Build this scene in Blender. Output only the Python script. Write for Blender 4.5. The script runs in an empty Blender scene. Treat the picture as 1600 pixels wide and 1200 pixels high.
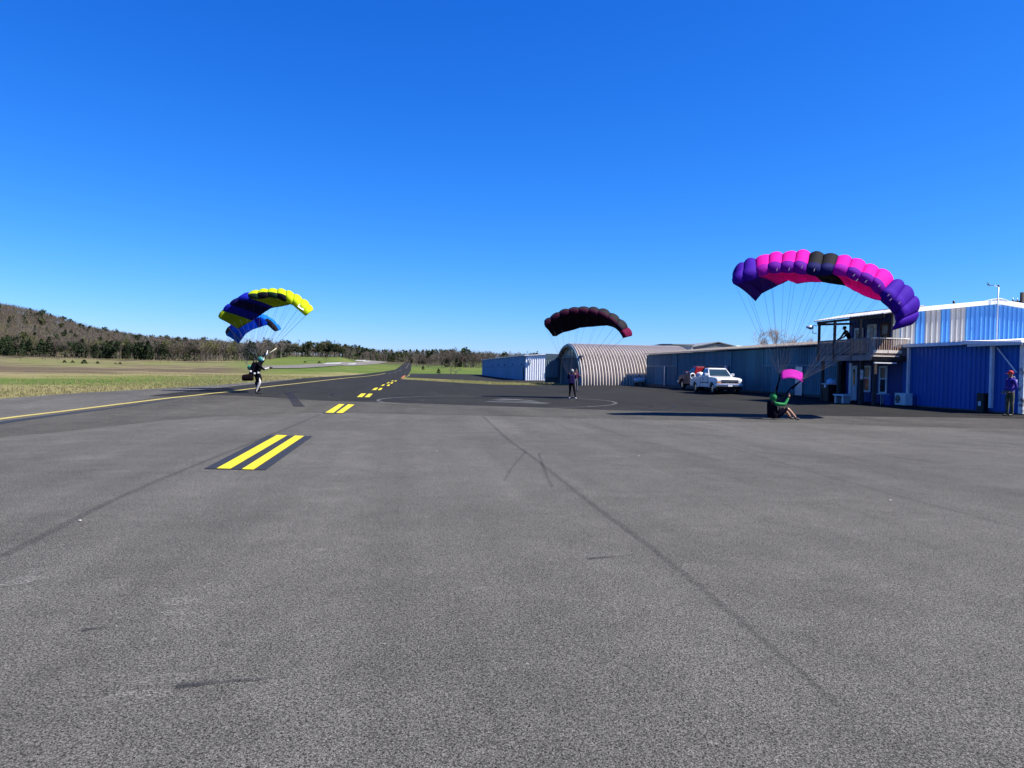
import bpy, bmesh, math, random
import numpy as np
from mathutils import Vector, Matrix
R_ = math.radians
rnd = random.Random(7)
SC = bpy.context.scene
COL = SC.collection

# ------------------------------------------------------------------ camera
EYE = Vector((0, 0, 1.6)); FPX = 1200.0
YAW, PITCH, ROLL = R_(7.8), R_(1.084), 0.020
F0 = Vector((math.sin(YAW), math.cos(YAW), 0)); R0 = Vector((math.cos(YAW), -math.sin(YAW), 0))
FW = F0 * math.cos(PITCH) - Vector((0, 0, 1)) * math.sin(PITCH)
U0 = Vector((0, 0, 1)) * math.cos(PITCH) + F0 * math.sin(PITCH)
RT = R0 * math.cos(ROLL) + U0 * math.sin(ROLL)
UP = U0 * math.cos(ROLL) - R0 * math.sin(ROLL)
cam_d = bpy.data.cameras.new('camera'); cam = bpy.data.objects.new('camera', cam_d); COL.objects.link(cam)
M3 = Matrix((RT, UP, -FW)).transposed()
cam.matrix_world = Matrix.Translation(EYE) @ M3.to_4x4()
cam_d.sensor_width = 36; cam_d.lens = 27.0; cam_d.clip_start = .05; cam_d.clip_end = 9000
SC.camera = cam

# ------------------------------------------------------------------ light
SUN_EL = R_(50)
SKYG = [(.085, 1.97), (.55, 1.18), (2.1, .8)]
SH = Vector((-.93, .36, 0)).normalized()            # direction in which shadows fall
SC.world = bpy.data.worlds.new('World'); SC.world.use_nodes = True
wn = SC.world.node_tree; bg = wn.nodes['Background']
sky = wn.nodes.new('ShaderNodeTexSky'); sky.sky_type = 'NISHITA'; sky.sun_disc = False
sky.sun_elevation = SUN_EL; sky.sun_rotation = math.atan2(-SH.x, -SH.y)
sky.altitude = 300; sky.air_density = 1.0; sky.dust_density = 0.1; sky.ozone_density = 3.0
# the camera's rendering of a clear deep blue sky: one grade for the whole sky, per channel (gain, power)
sx_ = wn.nodes.new('ShaderNodeSeparateColor'); cx_ = wn.nodes.new('ShaderNodeCombineColor'); wn.links.new(sky.outputs[0], sx_.inputs[0])
for i, (gain, pw_) in enumerate(SKYG):
    p = wn.nodes.new('ShaderNodeMath'); p.operation = 'POWER'; p.inputs[1].default_value = pw_
    lo_ = wn.nodes.new('ShaderNodeMath'); lo_.operation = 'MINIMUM'; lo_.inputs[1].default_value = 9.; wn.links.new(sx_.outputs[i], lo_.inputs[0]); wn.links.new(lo_.outputs[0], p.inputs[0])
    q = wn.nodes.new('ShaderNodeMath'); q.operation = 'MULTIPLY'; q.inputs[1].default_value = gain; wn.links.new(p.outputs[0], q.inputs[0]); wn.links.new(q.outputs[0], cx_.inputs[i])
wn.links.new(cx_.outputs[0], bg.inputs[0]); bg.inputs[1].default_value = 0.0505
sd = bpy.data.lights.new('sun', 'SUN'); sd.energy = 5.0; sd.angle = R_(.53); sd.color = (1, .94, .85)
sun = bpy.data.objects.new('sun', sd); COL.objects.link(sun)
ldir = Vector((SH.x * math.cos(SUN_EL), SH.y * math.cos(SUN_EL), -math.sin(SUN_EL)))
sun.rotation_euler = ldir.to_track_quat('-Z', 'Y').to_euler(); sun.location = (40, -30, 60)
SC.view_settings.view_transform = 'Standard'; SC.view_settings.look = 'None'
SC.view_settings.exposure = 1.36; SC.view_settings.gamma = 1.0; SC.view_settings.use_curve_mapping = False

# ------------------------------------------------------------------ projection of pixels to places
def h_px(px): return 574 + .02 * (px - 636)
def lerp(a, b, t): return a + (b - a) * t
def sm(t):
    t = max(0., min(1., t)); return t * t * (3 - 2 * t)
def tab(x, pts):
    if x <= pts[0][0]: return pts[0][1]
    for (a, va), (b, vb) in zip(pts, pts[1:]):
        if x <= b: return lerp(va, vb, (x - a) / (b - a))
    return pts[-1][1]
B_T = [(-300, 552), (0, 555), (150, 560), (300, 564), (400, 563), (450, 557.5), (530, 557.5), (550, 561), (600, 565), (640, 566.5), (660, 569), (700, 573), (760, 575.5), (1000, 579), (2000, 592)]
D_T = [(-300, 350), (400, 350), (450, 480), (535, 500), (580, 750), (640, 1000), (660, 800), (700, 430), (760, 400), (1000, 400)]
R_T = [(-400, 432), (-100, 462), (0, 475), (51, 484), (91, 496), (127, 507), (149, 512), (191, 519), (234, 525), (276, 528), (340, 532), (400, 539), (450, 543), (530, 548), (660, 549), (760, 551), (830, 554), (1000, 566), (2000, 590)]
DR_T = [(0, 850), (400, 850), (560, 1150), (1000, 1150)]
def azpx(X, Y):
    a = math.atan2(X, Y) - YAW
    if a < -math.pi: a += 2 * math.pi
    if abs(a) > R_(60): return -400 if a < 0 else 2200
    return max(-400, min(2200, 800 + FPX * math.tan(a)))
def gz(X, Y):
    z = 0.
    if Y > 5:
        fade = 1 - sm((Y - 90) / 60)
        z += .15 * sm((X - 14) / 8) * sm((Y - 8) / 12) * fade
        z += .13 * sm((X - 20) / 4) * sm((Y - 38) / 8) * (1 - sm((Y - 58) / 16))
        z += .18 * sm((-X - 3.2) / 5) * sm((Y - 24) / 14) * fade
        z -= .11 * math.exp(-((X - 7) ** 2 / 70 + (Y - 45) ** 2 / 160))
    d = math.hypot(X, Y)
    if Y > 0 and d > 110:
        px = azpx(X, Y); dep = X * math.sin(YAW) + Y * math.cos(YAW)
        if dep < 110: return z
        db = tab(px, D_T); zb = 1.6 + (h_px(px) - tab(px, B_T)) * db / 1200
        if dep < db: z += zb * ((dep - 110) / (db - 110)) ** 1.7
        else:
            dr = tab(px, DR_T); zr = 1.6 + (h_px(px) - tab(px, R_T)) * dr / 1200 - 8.5
            z += lerp(zb, max(zr, zb), sm((dep - db) / max(60, dr - db)) if dep < dr else 1.)
            if dep > dr: z -= (dep - dr) * .02
    return z
def ray(px, py): return FW * FPX + RT * (px - 800) - UP * (py - 600)
def P(px, py, dz=0.):                     # the place on the ground seen there
    v = ray(px, py) / FPX
    if v.z < -1e-4:
        t = (EYE.z - dz) / -v.z
        if t < 100:
            for _ in range(12):
                q = EYE + v * t; t = (EYE.z - gz(q.x, q.y) - dz) / -v.z
            return EYE + v * t
    t = 30.
    while t < 3000:
        q = EYE + v * t
        if q.z < gz(q.x, q.y) + dz: break
        t *= 1.004
    return EYE + v * t
def PD(px, py, dep): return EYE + ray(px, py) / FPX * dep
def ground(X, Y): return Vector((X, Y, gz(X, Y)))

# ------------------------------------------------------------------ objects
def tag(o, label=None, cat=None, group=None, kind=None):
    if label: o['label'] = label
    if cat: o['category'] = cat
    if group: o['group'] = group
    if kind: o['kind'] = kind
    return o
def thing(name, label, cat, loc=(0, 0, 0), rz=0, group=None):
    o = bpy.data.objects.new(name, None); COL.objects.link(o); o.empty_display_size = .2
    o.location = loc; o.rotation_euler.z = rz
    return tag(o, label, cat, group)
def link(name, me, parent=None, loc=None):
    o = bpy.data.objects.new(name, me); COL.objects.link(o)
    if parent: o.parent = parent
    if loc is not None: o.location = loc
    return o
def copy_tree(o, parent=None):
    c = o.copy(); COL.objects.link(c); c.parent = parent
    for ch in list(o.children):
        if ch is not c: copy_tree(ch, c)
    return c

class MB:
    def __init__(s, off=(0, 0, 0)): s.v = []; s.f = []; s.m = []; s.o = Vector(off); s.sm = []
    def add(s, vs, fs, mi=0, smooth=False):
        b = len(s.v); s.v += [tuple(Vector(p) - s.o) for p in vs]
        for f in fs: s.f.append(tuple(b + i for i in f)); s.m.append(mi); s.sm.append(smooth)
    def box(s, lo, hi, mi=0):
        (a, b, c), (d, e, f) = lo, hi
        s.add([(a,b,c),(d,b,c),(d,e,c),(a,e,c),(a,b,f),(d,b,f),(d,e,f),(a,e,f)],
              [(0,3,2,1),(4,5,6,7),(0,1,5,4),(1,2,6,5),(2,3,7,6),(3,0,4,7)], mi)
    def hexa(s, p, mi=0):            # 8 corners bottom 4 then top 4
        s.add(p, [(0,3,2,1),(4,5,6,7),(0,1,5,4),(1,2,6,5),(2,3,7,6),(3,0,4,7)], mi)
    def tube(s, pts, rad, n=8, mi=0, caps=True, smooth=True):
        pts = [Vector(p) for p in pts]
        if not hasattr(rad, '__len__'): rad = [rad] * len(pts)
        vs = []; fs = []
        for i, p in enumerate(pts):
            t = (pts[min(i + 1, len(pts) - 1)] - pts[max(i - 1, 0)]).normalized()
            a = t.cross(Vector((0, 0, 1))); a = a.normalized() if a.length > .05 else Vector((1, 0, 0))
            b = t.cross(a)
            for k in range(n):
                th = 2 * math.pi * k / n; vs.append(p + (a * math.cos(th) + b * math.sin(th)) * rad[i])
        for i in range(len(pts) - 1):
            for k in range(n):
                k2 = (k + 1) % n; fs.append((i*n+k, i*n+k2, (i+1)*n+k2, (i+1)*n+k))
        s.add(vs, fs, mi, smooth)
        if caps:
            s.add(vs[:n], [tuple(range(n))[::-1]], mi); s.add(vs[-n:], [tuple(range(n))], mi)
    def bar(s, a, b, w, t, mi=0, up=(0, 0, 1)):   # rectangular bar between points: w across, t along up
        a = Vector(a); b = Vector(b); d = (b - a).normalized(); u = Vector(up)
        x = d.cross(u)
        if x.length < 1e-3: x = d.cross(Vector((0, 1, 0)))
        x = x.normalized() * w / 2; y = x.cross(d).normalized() * t / 2
        s.hexa([a-x-y, a+x-y, b+x-y, b-x-y, a-x+y, a+x+y, b+x+y, b-x+y], mi)
    def grid(s, rows, mi=0, smooth=False, close=False):
        n = len(rows[0]); vs = [p for r in rows for p in r]; fs = []
        for i in range(len(rows) - 1):
            for j in range(n if close else n - 1):
                j2 = (j + 1) % n; fs.append((i*n+j, i*n+j2, (i+1)*n+j2, (i+1)*n+j))
        s.add(vs, fs, mi, smooth)
    def ball(s, c, r, mi=0, nu=10, nv=7, fn=None):
        c = Vector(c); r = r if hasattr(r, '__len__') else (r, r, r); rows = []
        for i in range(nv + 1):
            ph = math.pi * i / nv - math.pi / 2
            row = []
            for k in range(nu):
                th = 2 * math.pi * k / nu
                q = Vector((math.cos(ph) * math.cos(th), math.cos(ph) * math.sin(th), math.sin(ph)))
                if fn: q = q * fn(q)
                row.append(c + Vector((q.x * r[0], q.y * r[1], q.z * r[2])))
            rows.append(row)
        s.grid(rows, mi, True, True)
    def prism(s, poly, a, b, axis='x', mi=0):   # polygon in the plane across the axis, from a to b
        n = len(poly)
        def pt(t, q): return (t, q[0], q[1]) if axis == 'x' else (q[0], t, q[1]) if axis == 'y' else (q[0], q[1], t)
        vs = [pt(a, q) for q in poly] + [pt(b, q) for q in poly]
        fs = [tuple(range(n)), tuple(range(2*n-1, n-1, -1))] + [(i, i+n, (i+1) % n + n, (i+1) % n) for i in range(n)]
        s.add(vs, fs, mi)
    def mesh(s, name, mats, fix=True):
        me = bpy.data.meshes.new(name); me.from_pydata(s.v, [], s.f)
        for m in (mats if isinstance(mats, (list, tuple)) else [mats]): me.materials.append(m)
        me.polygons.foreach_set('material_index', s.m); me.polygons.foreach_set('use_smooth', s.sm)
        me.validate()
        if fix:
            bm = bmesh.new(); bm.from_mesh(me)
            bmesh.ops.remove_doubles(bm, verts=bm.verts, dist=1e-5)
            bmesh.ops.recalc_face_normals(bm, faces=bm.faces); bm.to_mesh(me); bm.free()
        me.update(); return me
    def build(s, name, mats, parent=None, loc=None, bevel=0, fix=True):
        me = s.mesh(name, mats, fix)
        if bevel:
            bm = bmesh.new(); bm.from_mesh(me)
            ed = [e for e in bm.edges if len(e.link_faces) == 2 and e.calc_face_angle(0) > .5]
            bmesh.ops.bevel(bm, geom=ed, offset=bevel, segments=2, affect='EDGES', clamp_overlap=True, profile=.6)
            for f in bm.faces: f.smooth = False
            bm.to_mesh(me); bm.free()
        if loc is None and any(s.o): loc = s.o - (rel(parent) if parent else Vector((0, 0, 0)))
        return link(name, me, parent, loc)

def rel(parent):                                 # world position of an unrotated root
    p = Vector((0, 0, 0)); o = parent
    while o: p += o.location; o = o.parent
    return p

# ------------------------------------------------------------------ materials
def mat(name, col, rough=.7, metal=0., var=.12, scale=3., bump=0., bscale=40., trans=0., spec=.28, island=0., stretch=None, dirt=None):
    m = bpy.data.materials.new(name); m.use_nodes = True; nt = m.node_tree; N = nt.nodes; L = nt.links
    b = N['Principled BSDF']; b.inputs['Roughness'].default_value = rough; b.inputs['Metallic'].default_value = metal
    b.inputs['Specular IOR Level'].default_value = spec
    tc = N.new('ShaderNodeTexCoord'); mp = N.new('ShaderNodeMapping'); L.new(tc.outputs['Object'], mp.inputs[0])
    if stretch: mp.inputs['Scale'].default_value = stretch
    no = N.new('ShaderNodeTexNoise'); no.inputs['Scale'].default_value = scale; no.inputs['Detail'].default_value = 5
    L.new(mp.outputs[0], no.inputs[0])
    mr = N.new('ShaderNodeMapRange'); mr.inputs[1].default_value = .3; mr.inputs[2].default_value = .7
    mr.inputs[3].default_value = 1 - var; mr.inputs[4].default_value = 1 + var; L.new(no.outputs[0], mr.inputs[0])
    mx = N.new('ShaderNodeVectorMath'); mx.operation = 'SCALE'; mx.inputs[0].default_value = col[:3]; L.new(mr.outputs[0], mx.inputs[3])
    out = mx.outputs[0]
    if island:
        oi = N.new('ShaderNodeObjectInfo'); m2 = N.new('ShaderNodeMapRange'); m2.inputs[3].default_value = 1 - island; m2.inputs[4].default_value = 1 + island
        L.new(oi.outputs['Random'], m2.inputs[0]); v2 = N.new('ShaderNodeVectorMath'); v2.operation = 'SCALE'
        L.new(out, v2.inputs[0]); L.new(m2.outputs[0], v2.inputs[3]); out = v2.outputs[0]
    if dirt:
        n2 = N.new('ShaderNodeTexNoise'); n2.inputs['Scale'].default_value = dirt[3]; n2.inputs['Detail'].default_value = 8; n2.inputs['Roughness'].default_value = .65
        L.new(mp.outputs[0], n2.inputs[0]); m3 = N.new('ShaderNodeMapRange'); m3.inputs[1].default_value = dirt[4]; m3.inputs[2].default_value = dirt[4] + .12
        L.new(n2.outputs[0], m3.inputs[0]); mi = N.new('ShaderNodeMix'); mi.data_type = 'RGBA'; mi.inputs[7].default_value = (*dirt[:3], 1)
        L.new(m3.outputs[0], mi.inputs[0]); L.new(out, mi.inputs[6]); out = mi.outputs[2]
    L.new(out, b.inputs['Base Color'])
    if bump:
        nb = N.new('ShaderNodeTexNoise'); nb.inputs['Scale'].default_value = bscale; nb.inputs['Detail'].default_value = 4
        L.new(mp.outputs[0], nb.inputs[0]); bp = N.new('ShaderNodeBump'); bp.inputs['Strength'].default_value = bump; bp.inputs['Distance'].default_value = .02
        L.new(nb.outputs[0], bp.inputs['Height']); L.new(bp.outputs[0], b.inputs['Normal'])
    if trans:
        tr = N.new('ShaderNodeBsdfTranslucent'); L.new(out, tr.inputs[0]); ms = N.new('ShaderNodeMixShader'); ms.inputs[0].default_value = trans
        L.new(b.outputs[0], ms.inputs[1]); L.new(tr.outputs[0], ms.inputs[2]); L.new(ms.outputs[0], N['Material Output'].inputs[0])
    return m

def asphalt(name, base, tint, aggr=1., fine=.35, seed=0.):
    m = bpy.data.materials.new(name); m.use_nodes = True; nt = m.node_tree; N = nt.nodes; L = nt.links
    b = N['Principled BSDF']; b.inputs['Roughness'].default_value = .95; b.inputs['Specular IOR Level'].default_value = .08
    g = N.new('ShaderNodeNewGeometry'); off = N.new('ShaderNodeVectorMath'); off.inputs[1].default_value = (seed, seed, 0); L.new(g.outputs['Position'], off.inputs[0])
    def noise(sc, det=4, ro=.5, st=None):
        n = N.new('ShaderNodeTexNoise'); n.inputs['Scale'].default_value = sc; n.inputs['Detail'].default_value = det; n.inputs['Roughness'].default_value = ro
        if st:
            mp = N.new('ShaderNodeMapping'); mp.inputs['Scale'].default_value = st[:3]; mp.inputs['Rotation'].default_value = (0, 0, st[3])
            L.new(off.outputs[0], mp.inputs[0]); L.new(mp.outputs[0], n.inputs[0])
        else: L.new(off.outputs[0], n.inputs[0])
        return n.outputs[0]
    def rng(s, a, c, lo, hi):
        r = N.new('ShaderNodeMapRange'); r.inputs[1].default_value = a; r.inputs[2].default_value = c; r.inputs[3].default_value = lo; r.inputs[4].default_value = hi
        L.new(s, r.inputs[0]); return r.outputs[0]
    def mul(a, c):
        k = N.new('ShaderNodeMath'); k.operation = 'MULTIPLY'
        for i, q in enumerate((a, c)):
            if isinstance(q, (int, float)): k.inputs[i].default_value = q
            else: L.new(q, k.inputs[i])
        return k.outputs[0]
    vo = N.new('ShaderNodeTexVoronoi'); vo.inputs['Scale'].default_value = 120; L.new(off.outputs[0], vo.inputs[0])
    sp = N.new('ShaderNodeSeparateColor'); L.new(vo.outputs['Color'], sp.inputs[0])
    stone = rng(sp.outputs[0], 0, 1, 1 - .42 * aggr, 1 + .42 * aggr)
    gap = rng(vo.outputs['Distance'], .35, .75, 1.08, .5)
    vb = N.new('ShaderNodeTexVoronoi'); vb.inputs['Scale'].default_value = 38; L.new(off.outputs[0], vb.inputs[0])
    sb = N.new('ShaderNodeSeparateColor'); L.new(vb.outputs['Color'], sb.inputs[0])
    mid = rng(noise(48, 3, .6), .3, .7, 1 - .32 * aggr, 1 + .28 * aggr)
    pit = rng(noise(85, 3, .7, (1., .8, 1, .5)), .39, .475, .15, 1.0)
    wear = rng(noise(1.3, 8, .68), .3, .7, .88, 1.12)
    big = rng(noise(.13, 6, .6), .3, .7, .82, 1.14)
    lane = rng(noise(1., 5, .6, (.9, .05, 1, .12)), .35, .65, .88, 1.10)
    chips = rng(noise(2.1, 8, .8), .35, .65, .93, 1.07)
    k = mul(mul(mul(stone, gap), mul(mid, pit)), mul(mul(wear, big), mul(lane, chips)))
    stain = rng(noise(.33, 6, .65), .50, .68, 1.0, .84); pale = rng(noise(.5, 7, .7, (.6, 1.4, 1, .3)), .56, .72, 1.0, 1.16); k = mul(k, mul(stain, pale)); rare = rng(sb.outputs[0], .990, .996, 1.0, 1.35); k = mul(k, rare)
    vm = N.new('ShaderNodeVectorMath'); vm.operation = 'SCALE'; vm.inputs[0].default_value = [base * t for t in tint]; L.new(k, vm.inputs[3])
    L.new(vm.outputs[0], b.inputs['Base Color'])
    hgt = N.new('ShaderNodeMath'); hgt.operation = 'ADD'; L.new(mul(vo.outputs['Distance'], -1.0), hgt.inputs[0]); L.new(mul(noise(34, 4, .6), 1.6), hgt.inputs[1])
    bp = N.new('ShaderNodeBump'); bp.inputs['Strength'].default_value = fine; bp.inputs['Distance'].default_value = .012
    L.new(hgt.outputs[0], bp.inputs['Height']); L.new(bp.outputs[0], b.inputs['Normal'])
    return m

M = {}
M['apron'] = asphalt('old_grey_asphalt', .103, (1.02, 1.0, .93), .85, .45)
M['band'] = asphalt('mid_grey_asphalt', .076, (1.03, 1.0, .90), .9, .4, 31.)
M['fresh'] = asphalt('dark_asphalt', .0255, (1.0, 1.0, .94), .8, .25, 57.)
M['fresh2'] = asphalt('weathered_asphalt', .028, (1.0, 1.0, .95), .8, .25, 77.)

def worn(name, col, keep=.45, rough=.75, sc=9., alpha=1., soft=.1, sc2=0):
    """thin paint or rubber on the asphalt, with worn-through spots"""
    m = mat(name, col, rough, var=.1, scale=6.); nt = m.node_tree; N = nt.nodes; L = nt.links
    g = N.new('ShaderNodeNewGeometry'); n = N.new('ShaderNodeTexNoise'); n.inputs['Scale'].default_value = sc; n.inputs['Detail'].default_value = 8; n.inputs['Roughness'].default_value = .75
    L.new(g.outputs['Position'], n.inputs[0]); r = N.new('ShaderNodeMapRange'); r.inputs[1].default_value = keep - soft; r.inputs[2].default_value = keep; r.inputs[4].default_value = alpha
    L.new(n.outputs[0], r.inputs[0]); t = N.new('ShaderNodeBsdfTransparent'); ms = N.new('ShaderNodeMixShader'); ao = r.outputs[0]
    if sc2:
        n2 = N.new('ShaderNodeTexNoise'); n2.inputs['Scale'].default_value = sc2; n2.inputs['Detail'].default_value = 5; L.new(g.outputs['Position'], n2.inputs[0])
        r2 = N.new('ShaderNodeMapRange'); r2.inputs[1].default_value = .38; r2.inputs[2].default_value = .60; L.new(n2.outputs[0], r2.inputs[0])
        k2 = N.new('ShaderNodeMath'); k2.operation = 'MULTIPLY'; L.new(ao, k2.inputs[0]); L.new(r2.outputs[0], k2.inputs[1]); ao = k2.outputs[0]
    L.new(ao, ms.inputs[0]); L.new(t.outputs[0], ms.inputs[1]); L.new(N['Principled BSDF'].outputs[0], ms.inputs[2]); L.new(ms.outputs[0], N['Material Output'].inputs[0])
    return m
M['yellow'] = worn('yellow_marking_paint', (.42, .35, .010), .36, sc=30, soft=.05)
M['yellow_old'] = worn('faded_yellow_paint', (.30, .25, .07), .40)
M['black_paint'] = worn('black_marking_border', (.014, .016, .020), .34, sc=30, soft=.05)
M['white_paint'] = worn('worn_white_paint', (.26, .26, .27), .50, sc=5, alpha=.28)
M['white_faint'] = worn('faint_white_paint', (.22, .23, .24), .50, sc=1.6, alpha=.4, soft=.2)
M['rubber'] = worn('tyre_rubber_mark', (.012, .012, .014), .50, sc=4, alpha=.55, soft=.25)
M['seam'] = worn('tar_seam', (.010, .010, .010), .50, sc=60, alpha=.19, soft=.2)
M['scuff'] = worn('pale_scuff', (.22, .215, .20), .57, sc=55, alpha=.62, soft=.08, sc2=5)
M['orange'] = worn('orange_marking_paint', (.25, .09, .03), .35)

# ------------------------------------------------------------------ ground
def build_ground():
    az = [R_(a) + YAW for a in list(np.arange(-180, -42, 6.)) + list(np.arange(-42, 42, .3)) + list(np.arange(42, 180.1, 6.))]
    rad = [0.0]; r = 2.
    while r < 3200: rad.append(r); r = r * 1.028 + .1
    rad.append(3400)
    rows = []
    for rr in rad:
        rows.append([(rr * math.sin(a), rr * math.cos(a), gz(rr * math.sin(a), rr * math.cos(a)) - .06 - (.25 if rr < 14 else 0)) for a in az])
    mb = MB(); mb.grid(rows, 0, True)
    m = bpy.data.materials.new('field_grass'); m.use_nodes = True; nt = m.node_tree; N = nt.nodes; L = nt.links
    b = N['Principled BSDF']; b.inputs['Roughness'].default_value = .95; b.inputs['Specular IOR Level'].default_value = .1
    g = N.new('ShaderNodeNewGeometry')
    def noise(sc, det=6, ro=.6, st=None):
        n = N.new('ShaderNodeTexNoise'); n.inputs['Scale'].default_value = sc; n.inputs['Detail'].default_value = det; n.inputs['Roughness'].default_value = ro
        if st:
            mp = N.new('ShaderNodeMapping'); mp.inputs['Scale'].default_value = st; L.new(g.outputs['Position'], mp.inputs[0]); L.new(mp.outputs[0], n.inputs[0])
        else: L.new(g.outputs['Position'], n.inputs[0])
        return n.outputs[0]
    def mth(op, a, c=None):
        k = N.new('ShaderNodeMath'); k.operation = op
        for i, q in enumerate((a, c)):
            if q is None: continue
            if isinstance(q, (int, float)): k.inputs[i].default_value = q
            else: L.new(q, k.inputs[i])
        return k.outputs[0]
    ln = N.new('ShaderNodeVectorMath'); ln.operation = 'LENGTH'; L.new(g.outputs['Position'], ln.inputs[0])
    wob = mth('MULTIPLY', mth('SUBTRACT', noise(.035, 4, .6), .5), .34)
    t = mth('ADD', mth('MULTIPLY', mth('LOGARITHM', ln.outputs['Value'], 2.0), .1), wob)
    def ramp(pts):
        r = N.new('ShaderNodeValToRGB'); e = r.color_ramp.elements
        e[0].position = pts[0][0]; e[0].color = (*pts[0][1], 1); e[1].position = pts[1][0]; e[1].color = (*pts[1][1], 1)
        for p, c in pts[2:]: q = e.new(p); q.color = (*c, 1)
        L.new(t, r.inputs[0]); return r.outputs[0]
    straw = (.185, .158, .080); grn = (.043, .088, .010); grn2 = (.080, .105, .020); brn = (.070, .052, .036); pale = (.145, .125, .070); floor_ = (.036, .030, .020)
    left = ramp([(.0, straw), (.53, straw), (.565, grn2), (.60, grn), (.645, grn2), (.675, straw), (.70, brn), (.765, brn), (.785, pale), (.815, grn2), (.84, pale), (.875, floor_)])
    cen = ramp([(.0, straw), (.62, straw), (.66, grn2), (.70, straw), (.735, grn2), (.78, grn), (.86, grn2), (.90, grn), (.96, floor_)])
    sx = N.new('ShaderNodeSeparateXYZ'); L.new(g.outputs['Position'], sx.inputs[0])
    ratio = mth('DIVIDE', sx.outputs[0], mth('MAXIMUM', sx.outputs[1], 1.0))
    mr = N.new('ShaderNodeMapRange'); mr.inputs[1].default_value = -.235; mr.inputs[2].default_value = -.16; L.new(ratio, mr.inputs[0])
    mx = N.new('ShaderNodeMix'); mx.data_type = 'RGBA'; L.new(mr.outputs[0], mx.inputs[0]); L.new(left, mx.inputs[6]); L.new(cen, mx.inputs[7])
    # patches of straw and of fresh green through everything
    pt = N.new('ShaderNodeMapRange'); pt.inputs[1].default_value = .46; pt.inputs[2].default_value = .62; pt.inputs[4].default_value = .5; L.new(noise(.22, 8, .7), pt.inputs[0])
    mx2 = N.new('ShaderNodeMix'); mx2.data_type = 'RGBA'; mx2.inputs[7].default_value = (.12, .11, .040, 1); L.new(pt.outputs[0], mx2.inputs[0]); L.new(mx.outputs[2], mx2.inputs[6])
    fr = N.new('ShaderNodeMapRange'); fr.inputs[1].default_value = .3; fr.inputs[2].default_value = .7; fr.inputs[3].default_value = .6; fr.inputs[4].default_value = 1.35; L.new(noise(2.5, 8, .75), fr.inputs[0])
    vm = N.new('ShaderNodeVectorMath'); vm.operation = 'SCALE'; L.new(mx2.outputs[2], vm.inputs[0]); L.new(fr.outputs[0], vm.inputs[3])
    L.new(vm.outputs[0], b.inputs['Base Color'])
    bp = N.new('ShaderNodeBump'); bp.inputs['Strength'].default_value = .8; bp.inputs['Distance'].default_value = .15; L.new(noise(3., 6, .7), bp.inputs['Height']); L.new(bp.outputs[0], b.inputs['Normal'])
    o = mb.build('ground', m, fix=False); tag(o, kind='structure'); return o
build_ground()

def cr_row(xl, xr, y, dz, step=1.0):
    n = max(1, int(math.ceil((xr - xl) / step)))
    return [(x, y, gz(x, y) + dz) for x in (xl + (xr - xl) * i / n for i in range(n + 1))]
def sheet(name, ys, fl, fr, dz, m, parent=None, nx=None, kind='structure'):
    mb = MB(); wmax = max(fr(y) - fl(y) for y in ys); n = nx or max(1, int(math.ceil(wmax)))
    rows = []
    for y in ys:
        a, c = fl(y), fr(y); rows.append([(a + (c - a) * i / n, y, gz(a + (c - a) * i / n, y) + dz) for i in range(n + 1)])
    mb.grid(rows, 0, True)
    o = mb.build(name, m, parent, fix=False)
    if kind: tag(o, kind=kind)
    return o
def drange(a, b, s):
    n = int(round((b - a) / s)); return [a + (b - a) * i / n for i in range(n + 1)]
LEFT = [P(*q) for q in ((0, 623), (170, 611.5), (340, 601.5), (450, 593), (520, 587.3), (587, 582.3))]
LT = [(-8, LEFT[0].x - 1.2)] + sorted((q.y, q.x) for q in LEFT)
FAR = sorted([(P(*q).y, P(*q).x) for q in ((625, 592.3), (700, 597), (780, 601.5), (860, 603.4))])
def left_x(y): return tab(y, LT)
def right_x(y): return 62. if y < 80 else tab(y, FAR) if FAR[0][0] < y else 62.
Yf0 = FAR[0][0]; Yf1 = FAR[-1][0]; Yend = LT[-1][0]
ys = drange(-8, 79.5, 1.0)
ap = sheet('apron', ys, left_x, lambda y: 62., 0., M['apron'])
RW = [(Yf1, FAR[-1][1]), (150, .2), (300, 1.5), (600, 3.2), (1000, 6.0)]
RWL = [(79.5, left_x(79.5)), (Yend, left_x(Yend)), (300, -4.6), (600, -4.6), (1000, -2.4)]
def strip_r(y): return tab(y, [(79.5, tab(79.5, FAR))] + [q for q in FAR if q[0] > 80] + RW[1:])
rw_ys = drange(79.5, 160, 1.5) + drange(162, 300, 6) + drange(310, 1020, 10)
rw = sheet('runway', rw_ys, lambda y: tab(y, RWL), strip_r, 0.0, M['fresh'], nx=16)
# the hangar row's own apron beyond the grass strip
H1 = sorted([(P(*q).y, P(*q).x) for q in ((640, 589.5), (700, 592.3), (780, 596.5), (822, 597.5))])
Y2a = H1[0][0]
hp = sheet('hangar_apron', drange(Y2a, 190, 2.5), lambda y: tab(y, H1) if y < H1[-1][0] else strip_r(y) + .3, lambda y: 30. if y > 112 else 30., -.01, M['fresh2'], nx=24)

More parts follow.
